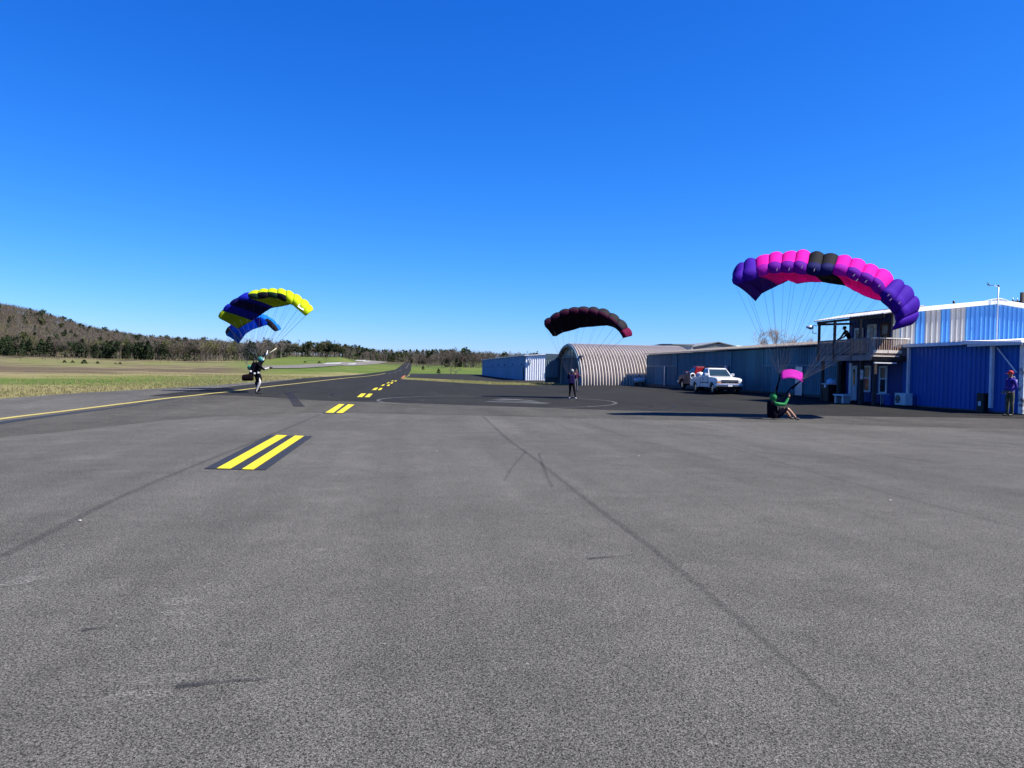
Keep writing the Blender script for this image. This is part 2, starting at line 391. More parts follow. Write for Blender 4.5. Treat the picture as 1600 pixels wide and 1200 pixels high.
def strip(name, A, B, dz, m, parent, step=.8, nw=None):
    """draped sheet between two ground polylines with equal numbers of points"""
    mb = MB(); rows = []
    for i in range(len(A) - 1):
        L = max((A[i+1] - A[i]).length, (B[i+1] - B[i]).length); n = max(1, int(math.ceil(L / step)))
        for k in range(n + (1 if i == len(A) - 2 else 0)):
            t = k / n; a = A[i].lerp(A[i+1], t); b = B[i].lerp(B[i+1], t); rows.append((a, b))
    w = max((a - b).length for a, b in rows); nw = nw or max(1, int(math.ceil(w / 1.0)))
    g = []
    for a, b in rows:
        g.append([(q.x, q.y, gz(q.x, q.y) + dz) for q in (a.lerp(b, j / nw) for j in range(nw + 1))])
    mb.grid(g, 0, True); return mb.build(name, m, parent, fix=False)
def ribbon(name, pts, w, dz, m, parent, step=.8, smooth=0):
    pts = [Vector((p[0], p[1], 0)) for p in pts]
    if smooth:
        for _ in range(smooth):
            q = [pts[0]]
            for a, b in zip(pts, pts[1:]): q += [a.lerp(b, .25), a.lerp(b, .75)]
            pts = q + [pts[-1]]
    A = []; B = []
    for i, p in enumerate(pts):
        t = (pts[min(i+1, len(pts)-1)] - pts[max(i-1, 0)]).normalized(); nrm = Vector((-t.y, t.x, 0)); ww = w(i / (len(pts) - 1)) if callable(w) else w
        A.append(p + nrm * ww / 2); B.append(p - nrm * ww / 2)
    return strip(name, A, B, dz, m, parent, step, 1)

# newer, darker asphalt over the far part of the apron, and the middle-grey band before it
BD = sorted([(P(*q).x, P(*q).y) for q in ((-60, 619), (100, 617.5), (270, 619.5), (345, 617.5), (480, 625), (600, 628.5), (800, 635.5), (960, 641), (1200, 648), (1420, 652), (1600, 655))])
def band_y(x): return tab(x, BD)
X0, X1 = -14., 40.
def tile(name, xs, ylo, yhi, dz, m, step=1.0):
    mb = MB(); nmax = max(int(math.ceil((yhi(x) - ylo(x)) / step)) for x in xs); rows = []
    for x in xs:
        a, c = ylo(x), yhi(x); rows.append([(x, a + (c - a) * i / nmax, gz(x, a + (c - a) * i / nmax) + dz) for i in range(nmax + 1)])
    mb.grid(rows, 0, True); o = mb.build(name, m, ap, fix=False); return o
def edge_x(y): return left_x(y)
xs = drange(-10.9, 34, .9)
tile('dark_resurfacing', xs, lambda x: max(band_y(x), 0), lambda x: 79.6, .005, M['fresh'])
SD = sorted([(P(*q).x, P(*q).y) for q in ((-40, 690), (300, 652), (500, 644.5), (760, 649.5), (1000, 655), (1290, 662), (1600, 671))])
tile('grey_resurfacing', drange(-10.4, 34, .9), lambda x: tab(x, SD), lambda x: band_y(x) + .02, .004, M['band'])

# markings
PM = [('yellow_stripe', 'yellow', .012)]
def rect(name, x0, x1, y0, y1, m, dz): return strip(name, [Vector((x0, y0, 0)), Vector((x0, y1, 0))], [Vector((x1, y0, 0)), Vector((x1, y1, 0))], dz, m, ap, .8, 1)
def quad(name, q, m, dz):
    a, b, c, d = [P(*t) for t in q]; return strip(name, [a, b], [d, c], dz, m, ap, .8, 1)
quad('black_border', ((318.6, 733), (420.3, 680.6), (488.4, 682), (415, 735)), M['black_paint'], .009)
quad('yellow_stripe', ((338.5, 733), (432.7, 680.4), (449, 681), (360, 733.6)), M['yellow'], .014)
quad('yellow_stripe', ((377.7, 734.3), (461, 681.3), (475.3, 682), (396.3, 735)), M['yellow'], .014)
quad('black_border', ((504, 646), (532, 631), (556, 632.2), (537, 646.6)), M['black_paint'], .009)
quad('yellow_stripe', ((508, 645.2), (530, 631.7), (538.5, 632), (521, 645.7)), M['yellow'], .014)
quad('yellow_stripe', ((525, 645.7), (544, 632), (554, 632.6), (535.4, 646)), M['yellow'], .014)
for q in (((557.5, 620.7), (564.5, 615.2), (572, 615), (566, 620.7)), ((569.5, 620.9), (576, 615.4), (582.5, 615.4), (577, 620.9)),
          ((581, 609.7), (586, 606.2), (591, 606), (587.5, 609.6)), ((590, 609.7), (594, 606.4), (598, 606.4), (595, 609.7)),
          ((595, 603), (598.5, 601), (602, 600.8), (599, 603)), ((604, 603.2), (606, 601), (609.5, 601), (608, 603.2)),
          ((603.5, 599.3), (606.5, 597.6), (609.5, 597.4), (607, 599.2)), ((609.5, 599.4), (611.5, 597.5), (614.5, 597.5), (613, 599.4)),
          ((610.5, 596), (613, 594.8), (615.6, 594.8), (613.6, 596)), ((615.8, 596), (617.4, 594.8), (620.4, 594.9), (619, 596))):
    quad('yellow_stripe', q, M['yellow'], .014)
# edge line curving in from the left, with the dark sealed joint beside it
el = [P(*q) for q in ((-120, 673), (0, 654.7), (100, 642.5), (212, 628.5), (335, 615.2), (400, 606.5), (490, 596.5), (587.6, 586.2), (602, 583.5))]
ribbon('edge_line', el, .24, .013, M['yellow_old'], ap, smooth=1)
jl = [P(*q) for q in ((-100, 678), (0, 661), (100, 647), (180, 637.3), (245, 628), (275, 623))]
ribbon('sealed_joint', jl, lambda t: .42 * (1 - t * .7), .008, M['black_paint'], ap, smooth=1)
for a, b in (((606.5, 584), (609.5, 583.2)), ((615.5, 582.4), (619.5, 580.9)), ((622, 580), (628.5, 577.6))):
    ribbon('centre_dash', [P(*a), P(*b)], .3, .02, M['white_paint'], rw, 3)
ribbon('centre_line', [P(634.2, 575.6), P(636.3, 572.6), P(639, 567.3)], .45, .04, M['white_paint'], rw, 6)
quad('orange_patch', ((626, 591), (631, 587), (634.5, 587), (629.5, 591.6)), M['orange'], .03)
# compass circle
cc = [P(*q) for q in ((627, 621), (957, 632.5), (800, 636.2), (760, 617.3))]
cx = (cc[0].x + cc[1].x) / 2; cy = (cc[2].y + cc[3].y) / 2; ra = (cc[1] - cc[0]).length / 2; rb = (cc[3].y - cc[2].y) / 2
ta = math.atan2(cc[1].y - cc[0].y, cc[1].x - cc[0].x); cy = (cc[0].y + cc[1].y) / 2
ring = []
for i in range(49):
    a = 2 * math.pi * i / 48; x = ra * math.cos(a); y = max(rb, ra * .55) * math.sin(a)
    ring.append((cx + x * math.cos(ta) - y * math.sin(ta), cy + x * math.sin(ta) + y * math.cos(ta)))
ribbon('painted_circle', ring, .16, .013, M['white_paint'], ap)
for a, b, w in (((760, 627.5), (800, 629), .55), ((770, 625), (812, 624.5), .4), ((782, 623.2), (835, 626.5), .45), ((800, 629), (852, 631), .5), ((815, 627.5), (858, 630.5), .35), ((778, 626.3), (842, 628.6), .45)):
    ribbon('faded_letter_stroke', [P(*a), P(*b)], w, .013, M['white_faint'], ap)
for a, b in (((657, 625.5), (663, 625.7)), ((826, 619.4), (838, 620)), ((918, 634.8), (926, 635.2)), ((893, 625.2), (897, 625.5))):
    ribbon('white_mark', [P(*a), P(*b)], .3, .016, M['white_paint'], ap)
# tyre marks
def mark(name, pts, w, m, dz=.0095, sm_=2): return ribbon(name, [P(*q) for q in pts], w, dz, m, ap, .8, sm_)
mark('tyre_mark', ((450, 613.5), (456, 620), (468, 636)), .42, M['rubber'])
mark('tyre_mark', ((575, 612.8), (530, 613.5), (516, 616), (520, 620), (560, 623.5), (640, 627)), .2, M['rubber'])
mark('tyre_mark', ((660, 617), (618, 618), (612, 622), (630, 626), (700, 630)), .18, M['rubber'])
mark('tyre_mark', ((995, 629), (1040, 631.5), (1057, 635.5), (1045, 639.5), (1000, 641)), .16, M['rubber'])
mark('tyre_mark', ((990, 632), (1012, 633), (1021, 635.5), (1012, 638), (985, 639)), .16, M['rubber'])
mark('tyre_mark', ((470, 612), (452, 613.5), (450, 616)), .25, M['rubber'])
# joints between paving lanes
mark('paving_joint', ((754, 650), (790, 685), (840, 720), (920, 785), (1010, 850), (1110, 930), (1240, 1040), (1330, 1120)), lambda t: .075 * (1 - t ** 4) + .004, M['seam'])
mark('paving_joint', ((842, 708), (848, 728), (862, 762)), .05, M['seam'])
mark('paving_joint', ((822, 706), (800, 730), (788, 752)), .04, M['seam'])
mark('paving_joint', ((0, 872), (80, 832), (170, 785), (290, 733), (420, 682), (500, 648)), .09, M['seam'])
mark('paving_joint', ((960, 655), (1100, 688), (1250, 733), (1400, 775), (1600, 828)), .04, M['seam'])
mark('paving_joint', ((900, 655), (960, 678), (1040, 700), (1130, 722)), .04, M['seam'])
mark('paving_joint', ((1180, 663), (1330, 690), (1480, 714), (1600, 733)), .05, M['seam'])
mark('paving_joint', ((1090, 640), (1250, 655), (1420, 668), (1600, 684)), .04, M['seam'])
mark('paving_joint', ((560, 643.5), (760, 649.4), (1000, 655.4)), .06, M['seam'], .0105)
mark('oil_streak', ((276, 1074), (310, 1071), (350, 1066), (420, 1062)), lambda t: .045 * (1 - t) + .01, M['rubber'])
mark('oil_streak', ((128, 986), (145, 984), (170, 981)), lambda t: .035 * (1 - t) + .008, M['rubber'])
mark('oil_streak', ((918, 874), (945, 872), (990, 868)), lambda t: .04 * (1 - t) + .01, M['rubber'])
for q, w in ((((245, 945), (300, 938), (330, 934)), .14), (((250, 960), (310, 955)), .10), (((200, 1068), (260, 1062), (310, 1058)), .10), (((150, 1100), (200, 1092), (270, 1085)), .12),
             (((0, 917), (50, 905), (85, 896)), .12), (((450, 866), (480, 862), (512, 860)), .12), (((330, 1048), (370, 1044)), .06), (((536, 806), (560, 806)), .1), (((330, 744), (338, 740)), .05)):
    mark('pale_scuff', q, (lambda ww: (lambda t: ww * (.25 + 1.1 * math.sin(math.pi * t))))(w), M['scuff'], .006, 2)
# bits of pale litter on the asphalt
for i, q in enumerate(((125, 815), (683, 706), (1391, 783), (998, 713))):
    p = P(*q); mb = MB(p); mb.ball(p + Vector((0, 0, .012)), (.02, .012, .007), 0, 7, 5, lambda v: 1 + .25 * math.sin(5 * v.x + 3 * v.y))
    o = mb.build('pebble', None or mat('pale_stone', (.34, .33, .31))); tag(o, ['pale pebble lying on the dark joint left of the yellow stripes', 'white chip on the open asphalt right of the black bordered stripes', 'light chip beside the long joint on the right', 'small chip right of the two forked joints'][i], 'stone')
# old runway patch with white markings out in the field
A = [P(*q) for q in ((395, 572.6), (470, 570.3), (530, 566.5), (585, 562.8))]; B = [P(*q) for q in ((395, 576.2), (470, 575.6), (540, 571.8), (606, 565.6))]
fp = strip('old_taxiway', A, B, .12, mat('pale_old_asphalt', (.115, .108, .10), .97, spec=.1, scale=.2, var=.2), None, 4.); tag(fp, kind='structure')
for q in (((504, 569.8), (510, 567.6), (535, 567.2), (530, 569.6)), ((548, 569.3), (550, 568), (556, 568), (555, 569.4)), ((554, 564.2), (558, 563), (572, 562.8), (570, 564.4)), ((543, 570), (545, 568.6), (557, 568.4), (555, 570)), ((567, 565.2), (570, 564), (579, 563.9), (577, 565.3))):
    a, b, c, d = [P(*t) for t in q]; strip('white_bar', [a, b], [d, c], .2, mat('white_runway_bar', (.26, .26, .25)), fp, 3.)
# ------------------------------------------------------------------ buildings
M['hangar_blue'] = mat('faded_blue_sheet', (.045, .15, .205), .55, var=.16, scale=1.2, island=.24, dirt=(.10, .13, .16, 1.6, .58), stretch=(1, 1, .25))
M['deep_blue'] = mat('deep_blue_sheet', (.002, .085, .36), .42, var=.08, scale=1.0, island=.05, stretch=(1, 1, .3))
M['sky_blue'] = mat('light_blue_sheet', (.075, .26, .60), .4, var=.06, island=.04)
M['grey_sheet'] = mat('pale_grey_sheet', (.36, .36, .36), .4, var=.07, island=.05)
M['white_sheet'] = mat('white_sheet', (.68, .70, .74), .4, var=.06, dirt=(.45, .45, .44, 1.2, .64))
M['trim'] = mat('white_trim', (.70, .71, .73), .4, var=.05)
M['roof_pale'] = mat('weathered_roof_sheet', (.30, .27, .23), .6, var=.22, scale=.8, dirt=(.28, .17, .10, .9, .56))
M['roof_grey'] = mat('grey_roof_sheet', (.17, .18, .19), .6, var=.1)
M['dark'] = mat('dark_inside', (.02, .022, .026), .9)
M['foundation'] = mat('dark_concrete', (.07, .068, .07), .9, bump=.3)
M['wood'] = mat('weathered_deck_wood', (.21, .175, .16), .85, var=.25, scale=6, bump=.3, stretch=(1, 1, .2), island=.16)
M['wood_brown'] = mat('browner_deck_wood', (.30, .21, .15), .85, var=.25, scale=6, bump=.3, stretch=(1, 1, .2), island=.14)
M['wood_dark'] = mat('dark_timber', (.045, .037, .034), .85, var=.2, scale=6)
M['wood_pale'] = mat('pale_board', (.62, .56, .47), .8, var=.1, scale=6)
M['glass'] = mat('window_glass', (.02, .03, .04), .05, spec=.9, var=.05)
M['curtained'] = mat('curtained_glass', (.10, .12, .14), .12, var=.3, scale=8, stretch=(1, 1, .1), spec=.8)
M['frame'] = mat('pale_window_frame', (.50, .60, .68), .5)
M['galv'] = mat('galvanised_steel', (.42, .46, .50), .4, .4, var=.12)
M['door_pale'] = mat('pale_door', (.40, .50, .56), .5)
M['black'] = mat('black_plastic', (.012, .012, .014), .5)
M['rust'] = mat('stained_white_steel', (.66, .66, .64), .5, dirt=(.05, .045, .04, 2.2, .50))
M['quonset'] = mat('arched_steel', (.37, .33, .295), .5, .0, var=.10, scale=.7, dirt=(.20, .16, .12, .6, .54))

_cache = {}
def rib_mesh(w, h, pitch, rh, m, top=None, prof='trap'):
    key = (round(w, 3), round(h, 3), round(pitch, 3), rh, m.name, top, prof)
    if key in _cache: return _cache[key]
    n = max(1, int(round(w / pitch))); p = w / n; xs = []
    for i in range(n):
        x = i * p
        if prof == 'trap': xs += [(x, 0), (x + p * .62, 0), (x + p * .70, rh), (x + p * .92, rh), (x + p, 0)][:(4 if i < n - 1 else 5)]
        else: xs += [(x, 0), (x + p * .3, 0), (x + p * .5, rh), (x + p * .8, rh)] + ([(x + p, 0)] if i == n - 1 else [])
    mb = MB(); t0, t1 = (h, h) if top is None else top
    mb.grid([[(x, y, 0) for x, y in xs], [(x, y, t0 + (t1 - t0) * x / w) for x, y in xs]])
    # returns at both ends so that each sheet has an edge with depth
    mb.add([(0, 0, 0), (0, -.02, 0), (0, -.02, t0), (0, 0, t0)], [(0, 1, 2, 3)]); mb.add([(w, 0, 0), (w, -.02, 0), (w, -.02, t1), (w, 0, t1)], [(0, 3, 2, 1)])
    me = mb.mesh('sheet', m, fix=False); _cache[key] = me; return me
def sheets(parent, p0, ang, length, z0, z1, sw, pitch, rh, m, name='wall_sheet', prof='trap', tops=None, mats=None):
    """a row of sheets; local x runs along ang, the ribs stand out to its left"""
    n = max(1, int(round(length / sw))); w = length / n; base = rel(parent)
    for i in range(n):
        mm = mats[i % len(mats)] if mats else m
        tp = None
        if tops: tp = (round(tops(i * w) - z0, 3), round(tops((i + 1) * w) - z0, 3))
        o = link(name, rib_mesh(w - .012, z1 - z0, pitch, rh, mm, tp, prof), parent)
        o.location = Vector((p0[0] + math.cos(ang) * i * w, p0[1] + math.sin(ang) * i * w, z0)) - base; o.rotation_euler.z = ang
A_N = math.pi / 2       # along +Y, ribs towards -X
A_W = math.pi           # along -X, ribs towards -Y

# --- long blue hangar row on the right
XH = 24.9; YA, YB = 41.4, 77.6; ZT = 3.5
hg = thing('hangar_row', 'long low faded blue sheet metal hangar behind the white pickup', 'hangar', (XH, (YA + YB) / 2, gz(XH, 60)))
ob = hg.location
mb = MB(ob); mb.box((XH + .05, YA, -.2), (XH + 12, YB, ZT - .06)); mb.build('inner_wall', M['dark'], hg)
zb = .42
mb = MB(ob); mb.box((XH - .02, YA, -.3), (XH + .3, YB, zb)); mb.build('foundation', M['foundation'], hg)
bays = [YA, 46.4, 52.6, 64.0, 70.6, YB]
bays = [YA, 51.2, 56.6, 64.4, 68.6, YB]
for i, (a, b) in enumerate(zip(bays, bays[1:])):
    split = 2.25 if i % 2 == 0 else (2.35 if i < 3 else None)
    if i in (1, 3): split = None
    if split:
        sheets(hg, (XH - .06, a + .03), A_N, b - a - .06, zb, split - .04, 1.2, .2, .035, M['hangar_blue'])
        sheets(hg, (XH - .03, a + .03), A_N, b - a - .06, split, ZT - .12, 1.2, .2, .035, M['hangar_blue'])
        mb = MB(ob); mb.box((XH - .11, a + .05, split - .05), (XH - .07, b - .05, split + .01)); mb.build('door_rail', M['hangar_blue'], hg)
    else:
        sheets(hg, (XH, a + .03), A_N, b - a - .06, zb, ZT - .12, 1.2, .2, .035, M['hangar_blue'])
    mb = MB(ob); mb.box((XH - .12, b - .05, zb - .1), (XH - .02, b + .03, ZT - .15)); mb.build('post', M['hangar_blue'], hg)
# roof: shallow slope rising away from the apron, then down again
def roof_poly(parent, x0, x1, xm, z0, zm, z1, ya, yb, th, m, name='roof', off=None):
    mb = MB(off); 
    mb.prism([(x0, z0), (xm, zm), (xm, zm + th), (x0, z0 + th)], ya, yb, 'y'); mb.prism([(xm + .003, zm), (x1, z1), (x1, z1 + th), (xm + .003, zm + th)], ya, yb, 'y')
    return mb.build(name, m, parent)
r = roof_poly(hg, XH - .35, XH + 12.4, XH + 6, ZT - .05, ZT + .62, ZT - .05, YA - .2, YB + .2, .07, M['roof_pale'], off=ob)
for k in range(int((YB - YA) / .6)):
    y = YA + .3 + k * .6; 
    if k % 1 == 0:
        mb = MB(ob); mb.bar((XH - .36, y, ZT + .035), (XH + 6, y, ZT + .705), .05, .035); mb.build('roof_rib', M['roof_pale'], hg)
# white door leaves / small things on it
def board(name, lo, hi, m, parent, bev=0, off=None):
    mb = MB(off if off is not None else rel(parent)); mb.box(lo, hi); return mb.build(name, m, parent, bevel=bev)
board('small_door', (XH - .17, 45.6, zb - .1), (XH - .125, 46.45, 2.15), M['galv'], hg)
board('pale_post', (XH - .35, 56.9, .1), (XH - .2, 57.2, 2.25), M['galv'], hg)
board('pale_post', (XH - .22, 71.6, .3), (XH - .13, 71.75, 2.2), M['galv'], hg)

# --- quonset hangar
XQ, YQ = 17.9, 78.4; WQ, HQ = 14.0, 4.4; LQ = 12.9
zq = gz(XQ, YQ) - .05
qs = thing('quonset_hangar', 'arched corrugated steel hangar with dark open doors at its left end', 'hangar', (XQ + LQ / 2, YQ + WQ / 2, zq))
oq = qs.location
def arch(t, grow=0.):        # t 0..1 from the near foot over the top to the far foot
    a = math.pi * t; c, s = math.cos(a), math.sin(a); e = 1.0
    y = -math.copysign(abs(c) ** e, c) * (WQ / 2 + grow); z = (s ** .92) * (HQ + grow)
    return y, z
def arch_mesh(w, pitch, amp):
    rows = []; nx = int(round(w / pitch)) * 8; nt = 30
    for i in range(nx + 1):
        x = w * i / nx; d = amp * abs(math.sin(math.pi * x / pitch)) ** 1.15; row = []
        for k in range(nt + 1):
            y, z = arch(k / nt, d); row.append((x, y, z))
        rows.append(row)
    mb = MB(); mb.grid(rows, 0, True); return mb.mesh('arch_sheet', M['quonset'], fix=False)
pw = LQ / 10; am = arch_mesh(pw - .01, (pw - .01) / 4, .27)
for i in range(10):
    link('arch_sheet', am, qs, Vector((-LQ / 2 + i * pw, 0, 0)))
# end wall with upper lights and sliding doors
M['q_end'] = mat('dull_green_grey_steel', (.10, .15, .18), .6, island=.1)
M['q_dark'] = mat('dark_blue_grey_steel', (.05, .08, .11), .6, island=.15)
mb = MB(oq); n = 24; poly = [(oq.y + arch(k / n, -.15)[0], oq.z + arch(k / n, -.15)[1]) for k in range(n + 1)]
mb.prism(poly, XQ + .45, XQ + .5, 'x'); mb.build('end_wall', M['q_end'], qs)
mb = MB(oq); mb.prism(poly, XQ + LQ - .5, XQ + LQ - .45, 'x'); mb.build('end_wall', M['q_end'], qs)
for k in range(6):
    y0 = YQ + 1.0 + k * 1.7; sheets(qs, (XQ + .38, y0), A_N, 1.66, zq + .05, zq + 3.0, 1.66, .34, .04, M['q_dark'], 'door_leaf')
board('door_rail', (XQ + .2, YQ + .5, zq + 3.02), (XQ + .34, YQ + WQ - .4, zq + 3.2), M['q_dark'], qs)
for k in range(3): board('high_window', (XQ + .40, YQ + 3.6 + k * 1.75, zq + 3.25), (XQ + .44, YQ + 5.0 + k * 1.75, zq + 3.95), M['curtained'], qs)
board('door_return', (XQ - 1.5, YQ + WQ - 1.9, zq + .1), (XQ + .3, YQ + WQ - 1.8, zq + 3.55), M['q_dark'], qs)
sheets(qs, (XQ - .2, YQ + WQ - 3.1), A_W, 1.55, zq + .75, zq + 2.75, .52, .26, .04, M['q_end'], 'open_shutter')
board('shutter_back', (XQ - 1.75, YQ + WQ - 3.07, zq + .75), (XQ - .2, YQ + WQ - 3.03, zq + 2.75), M['q_dark'], qs)
ed = MB(oq)
for d0, d1 in ((0, .2),):
    rows = []
    for k in range(31):
        a, b = arch(k / 30, -.16), arch(k / 30, .14); rows.append([(XQ - .04, oq.y + a[0], oq.z + a[1]), (XQ - .04, oq.y + b[0], oq.z + b[1]), (XQ + .05, oq.y + b[0], oq.z + b[1])])
    ed.grid(rows)
ed.build('arch_rim', M['q_end'], qs)

# --- grey block with ribbed end behind the quonset
def gable_house(name, label, x0, x1, y0, y1, zt, zr, wallm, roofm, sw=1.0, pitch=.25, faces='WN', ridge='x', cat='hangar'):
    g0 = gz((x0 + x1) / 2, min(y0 + 3, 140)); t = thing(name, label, cat, ((x0 + x1) / 2, (y0 + y1) / 2, g0)); o = t.location
    xm = (x0 + x1) / 2; ym = (y0 + y1) / 2
    mb = MB(o)
    if ridge == 'y': mb.prism([(x0 + .05, g0 - .2), (x1, g0 - .2), (x1, zt - .05), (xm, zr - .06), (x0 + .05, zt - .05)], y0 + .05, y1, 'y')
    else: mb.prism([(y0 + .05, g0 - .2), (y1, g0 - .2), (y1, zt - .05), (ym, zr - .06), (y0 + .05, zt - .05)], x0 + .05, x1, 'x')
    mb.build('inner_wall', M['dark'], t)
    if ridge == 'y':
        sheets(t, (x1, y0), A_W, x1 - x0, g0, zt, sw, pitch, .035, wallm, tops=lambda s: zt - .03 + (zr - zt) * (1 - abs(s - (x1 - x0) / 2) / ((x1 - x0) / 2)))
        roof_poly(t, x0 - .2, x1 + .2, xm, zt - .02, zr, zt - .02, y0 - .15, y1 + .15, .12, roofm, off=o)
    else:
        sheets(t, (x1, y0), A_W, x1 - x0, g0, zt - .02, sw, pitch, .035, wallm)
        mb = MB(o); mb.prism([(y0 - .2, zt), (ym, zr), (ym, zr + .12), (y0 - .2, zt + .12)], x0 - .15, x1 + .15, 'x'); mb.prism([(ym + .003, zr), (y1 + .2, zt), (y1 + .2, zt + .12), (ym + .003, zr + .12)], x0 - .15, x1 + .15, 'x'); mb.build('roof', roofm, t)
    return t, g0
gb, gg = gable_house('metal_shed', 'grey ribbed metal shed just behind the right end of the arched hangar', 34.5, 37.2, 97, 106, 5.25, 5.4, M['grey_sheet'], M['roof_grey'], 1.2, .3)
sheets(gb, (34.5, 97), A_N, 9, gg, 5.25, 1.2, .3, .035, M['grey_sheet'])
g2, _g = gable_house('metal_shed', 'far grey gabled hangar roof rising behind the long blue hangar', 37.6, 44.6, 98, 112, 5.0, 5.75, M['roof_grey'], M['roof_grey'], 1.5, .3, ridge='y')
g3, _g = gable_house('metal_shed', 'low white roofed shed beside the grey gable behind the blue hangar', 44.9, 54, 98, 110, 5.1, 5.5, M['white_sheet'], M['trim'], 1.5, .3, ridge='x')

# --- hangar row at the far left with a white end
XC0, YC0, YC1 = 17.3, 112., 178.
g0 = gz(XC0, 120)
hc = thing('hangar_row', 'blue hangar with bright white ribbed end wall left of the arched hangar', 'hangar', (XC0 + 5, 140, g0)); oc = hc.location
ZC = 3.75
mb = MB(oc); mb.prism([(XC0 + .05, g0 - .5), (XC0 + 12, g0 - .5), (XC0 + 12, ZC - .1), (XC0 + 6, ZC + .35), (XC0 + .05, ZC - .1)], YC0 + .05, YC1, 'y'); mb.build('inner_wall', M['dark'], hc)
M['far_blue'] = mat('blue_grey_sheet', (.10, .25, .39), .5, var=.1, island=.08)
for k in range(11):
    a = YC0 + .4 + k * 5.95
    sheets(hc, (XC0, a + .04), A_N, 5.87, g0 - .3, 2.05, 2.93, .36, .03, M['far_blue'])
    sheets(hc, (XC0 + .02, a + .04), A_N, 5.87, 2.08, ZC - .12, 2.93, .36, .03, M['far_blue'])
sheets(hc, (XC0 + 12, YC0), A_W, 12, g0 - .1, ZC, 1.0, .333, .05, M['white_sheet'], tops=lambda s: ZC - .15 + .42 * (1 - abs(s - 6) / 6))
roof_poly(hc, XC0 - .25, XC0 + 12.2, XC0 + 6, ZC - .1, ZC + .34, ZC - .1, YC0 - .2, YC1 + .2, .1, M['trim'], off=oc)
board('wall_vent', (XC0 + .45, YC0 - .25, 2.6), (XC0 + .8, YC0 - .06, 3.1), M['galv'], hc)
board('wall_vent', (XC0 + 3.2, YC0 - .2, .9), (XC0 + 3.4, YC0 - .06, 1.6), M['galv'], hc)
board('dark_doorway', (XC0 - .08, YC0 + 1.3, g0 - .1), (XC0 - .045, YC0 + 2.0, 2.0), M['dark'], hc)
for k in range(5): board('wall_lamp', (XC0 - .25, YC0 + 3 + k * 10, 2.35), (XC0 - .06, YC0 + 3.25 + k * 10, 2.5), M['black'], hc)

# --- big hall with blue and grey stripes
XW = 25.1; YG = 37.1
hl = thing('striped_hall', 'tall metal hall with light blue and pale grey striped gable wall', 'building', (31.2, 46, .15)); oh = hl.location
xr, zr_ = 31.0, 5.76; x0 = 25.45; slope = .117; x1 = 2 * xr - x0
ze = zr_ - slope * (xr - x0)
mb = MB(oh); mb.prism([(x0 + .05, 0), (x1 - .05, 0), (x1 - .05, ze - .1), (xr, zr_ - .1), (x0 + .05, ze - .1)], YG + .06, 41.2, 'y'); mb.build('inner_wall', M['grey_sheet'], hl)
# stripes measured along the gable: sheets .31 m wide, one rib each
def gable_x(px): 
    v = ray(px, 510); return v.x / v.y * YG
edges = [1398, 1406, 1429.5, 1446, 1469, 1484.5, 1508, 1640]
cols = ['sky_blue', 'grey_sheet', 'sky_blue', 'grey_sheet', 'sky_blue', 'grey_sheet', 'sky_blue']
edges = [1400, 1406.5, 1430, 1445, 1469.5, 1484, 1508, 1640]
cols = ['sky_blue', 'grey_sheet', 'sky_blue', 'grey_sheet', 'sky_blue', 'grey_sheet', 'sky_blue']
for a, b, c in zip(edges, edges[1:], cols):
    xa, xb = max(x0, gable_x(a)), min(x1, gable_x(b)); 
    if b == 1640: xb = x1
    n = max(1, int(round((xb - xa) / .275))); w = (xb - xa) / n
    for k in range(n):
        xs_ = xb - k * w; xe = xs_ - w
        def topz(x): return zr_ - slope * abs(x - xr) - .17
        o = link('wall_sheet', rib_mesh(w - .006, 2.6, w, .07, M[c], (round(topz(xs_) - 3.0, 3), round(topz(xe) - 3.0, 3))), hl)
        o.location = Vector((xs_, YG, 3.0)) - oh; o.rotation_euler.z = A_W
# rake trim and roof
for sx in (-1, 1):
    xe = xr + sx * (xr - x0 + .3); zz = zr_ - slope * (xr - x0 + .3)
    mb = MB(oh); mb.hexa([(xr + sx * .003, YG - .28, zr_ - .17), (xe, YG - .28, zz - .17), (xe, YG - .02, zz - .17), (xr + sx * .003, YG - .02, zr_ - .17), (xr + sx * .003, YG - .28, zr_ + .06), (xe, YG - .28, zz + .06), (xe, YG - .02, zz + .06), (xr + sx * .003, YG - .02, zr_ + .06)]); mb.build('rake_trim', M['trim'], hl)
    mb = MB(oh); mb.hexa([(xr + sx * .003, YG - .018, zr_ - .04), (xe, YG - .018, zz - .04), (xe, 41.3, zz - .04), (xr + sx * .003, 41.3, zr_ - .04), (xr + sx * .003, YG - .018, zr_ + .05), (xe, YG - .018, zz + .05), (xe, 41.3, zz + .05), (xr + sx * .003, 41.3, zr_ + .05)]); mb.build('roof', M['roof_grey'], hl)
mb = MB(oh); mb.prism([(xr - .45, zr_ + .03), (xr, zr_ + .085), (xr + .45, zr_ + .03), (xr, zr_ + .13)], YG - .31, YG + .3, 'y'); mb.build('ridge_cap', M['trim'], hl)
mb = MB(oh); mb.tube([(29.15, YG + .8, 5.5), (29.15, YG + .8, 5.78)], .06); mb.build('vent_pipe', M['black'], hl)
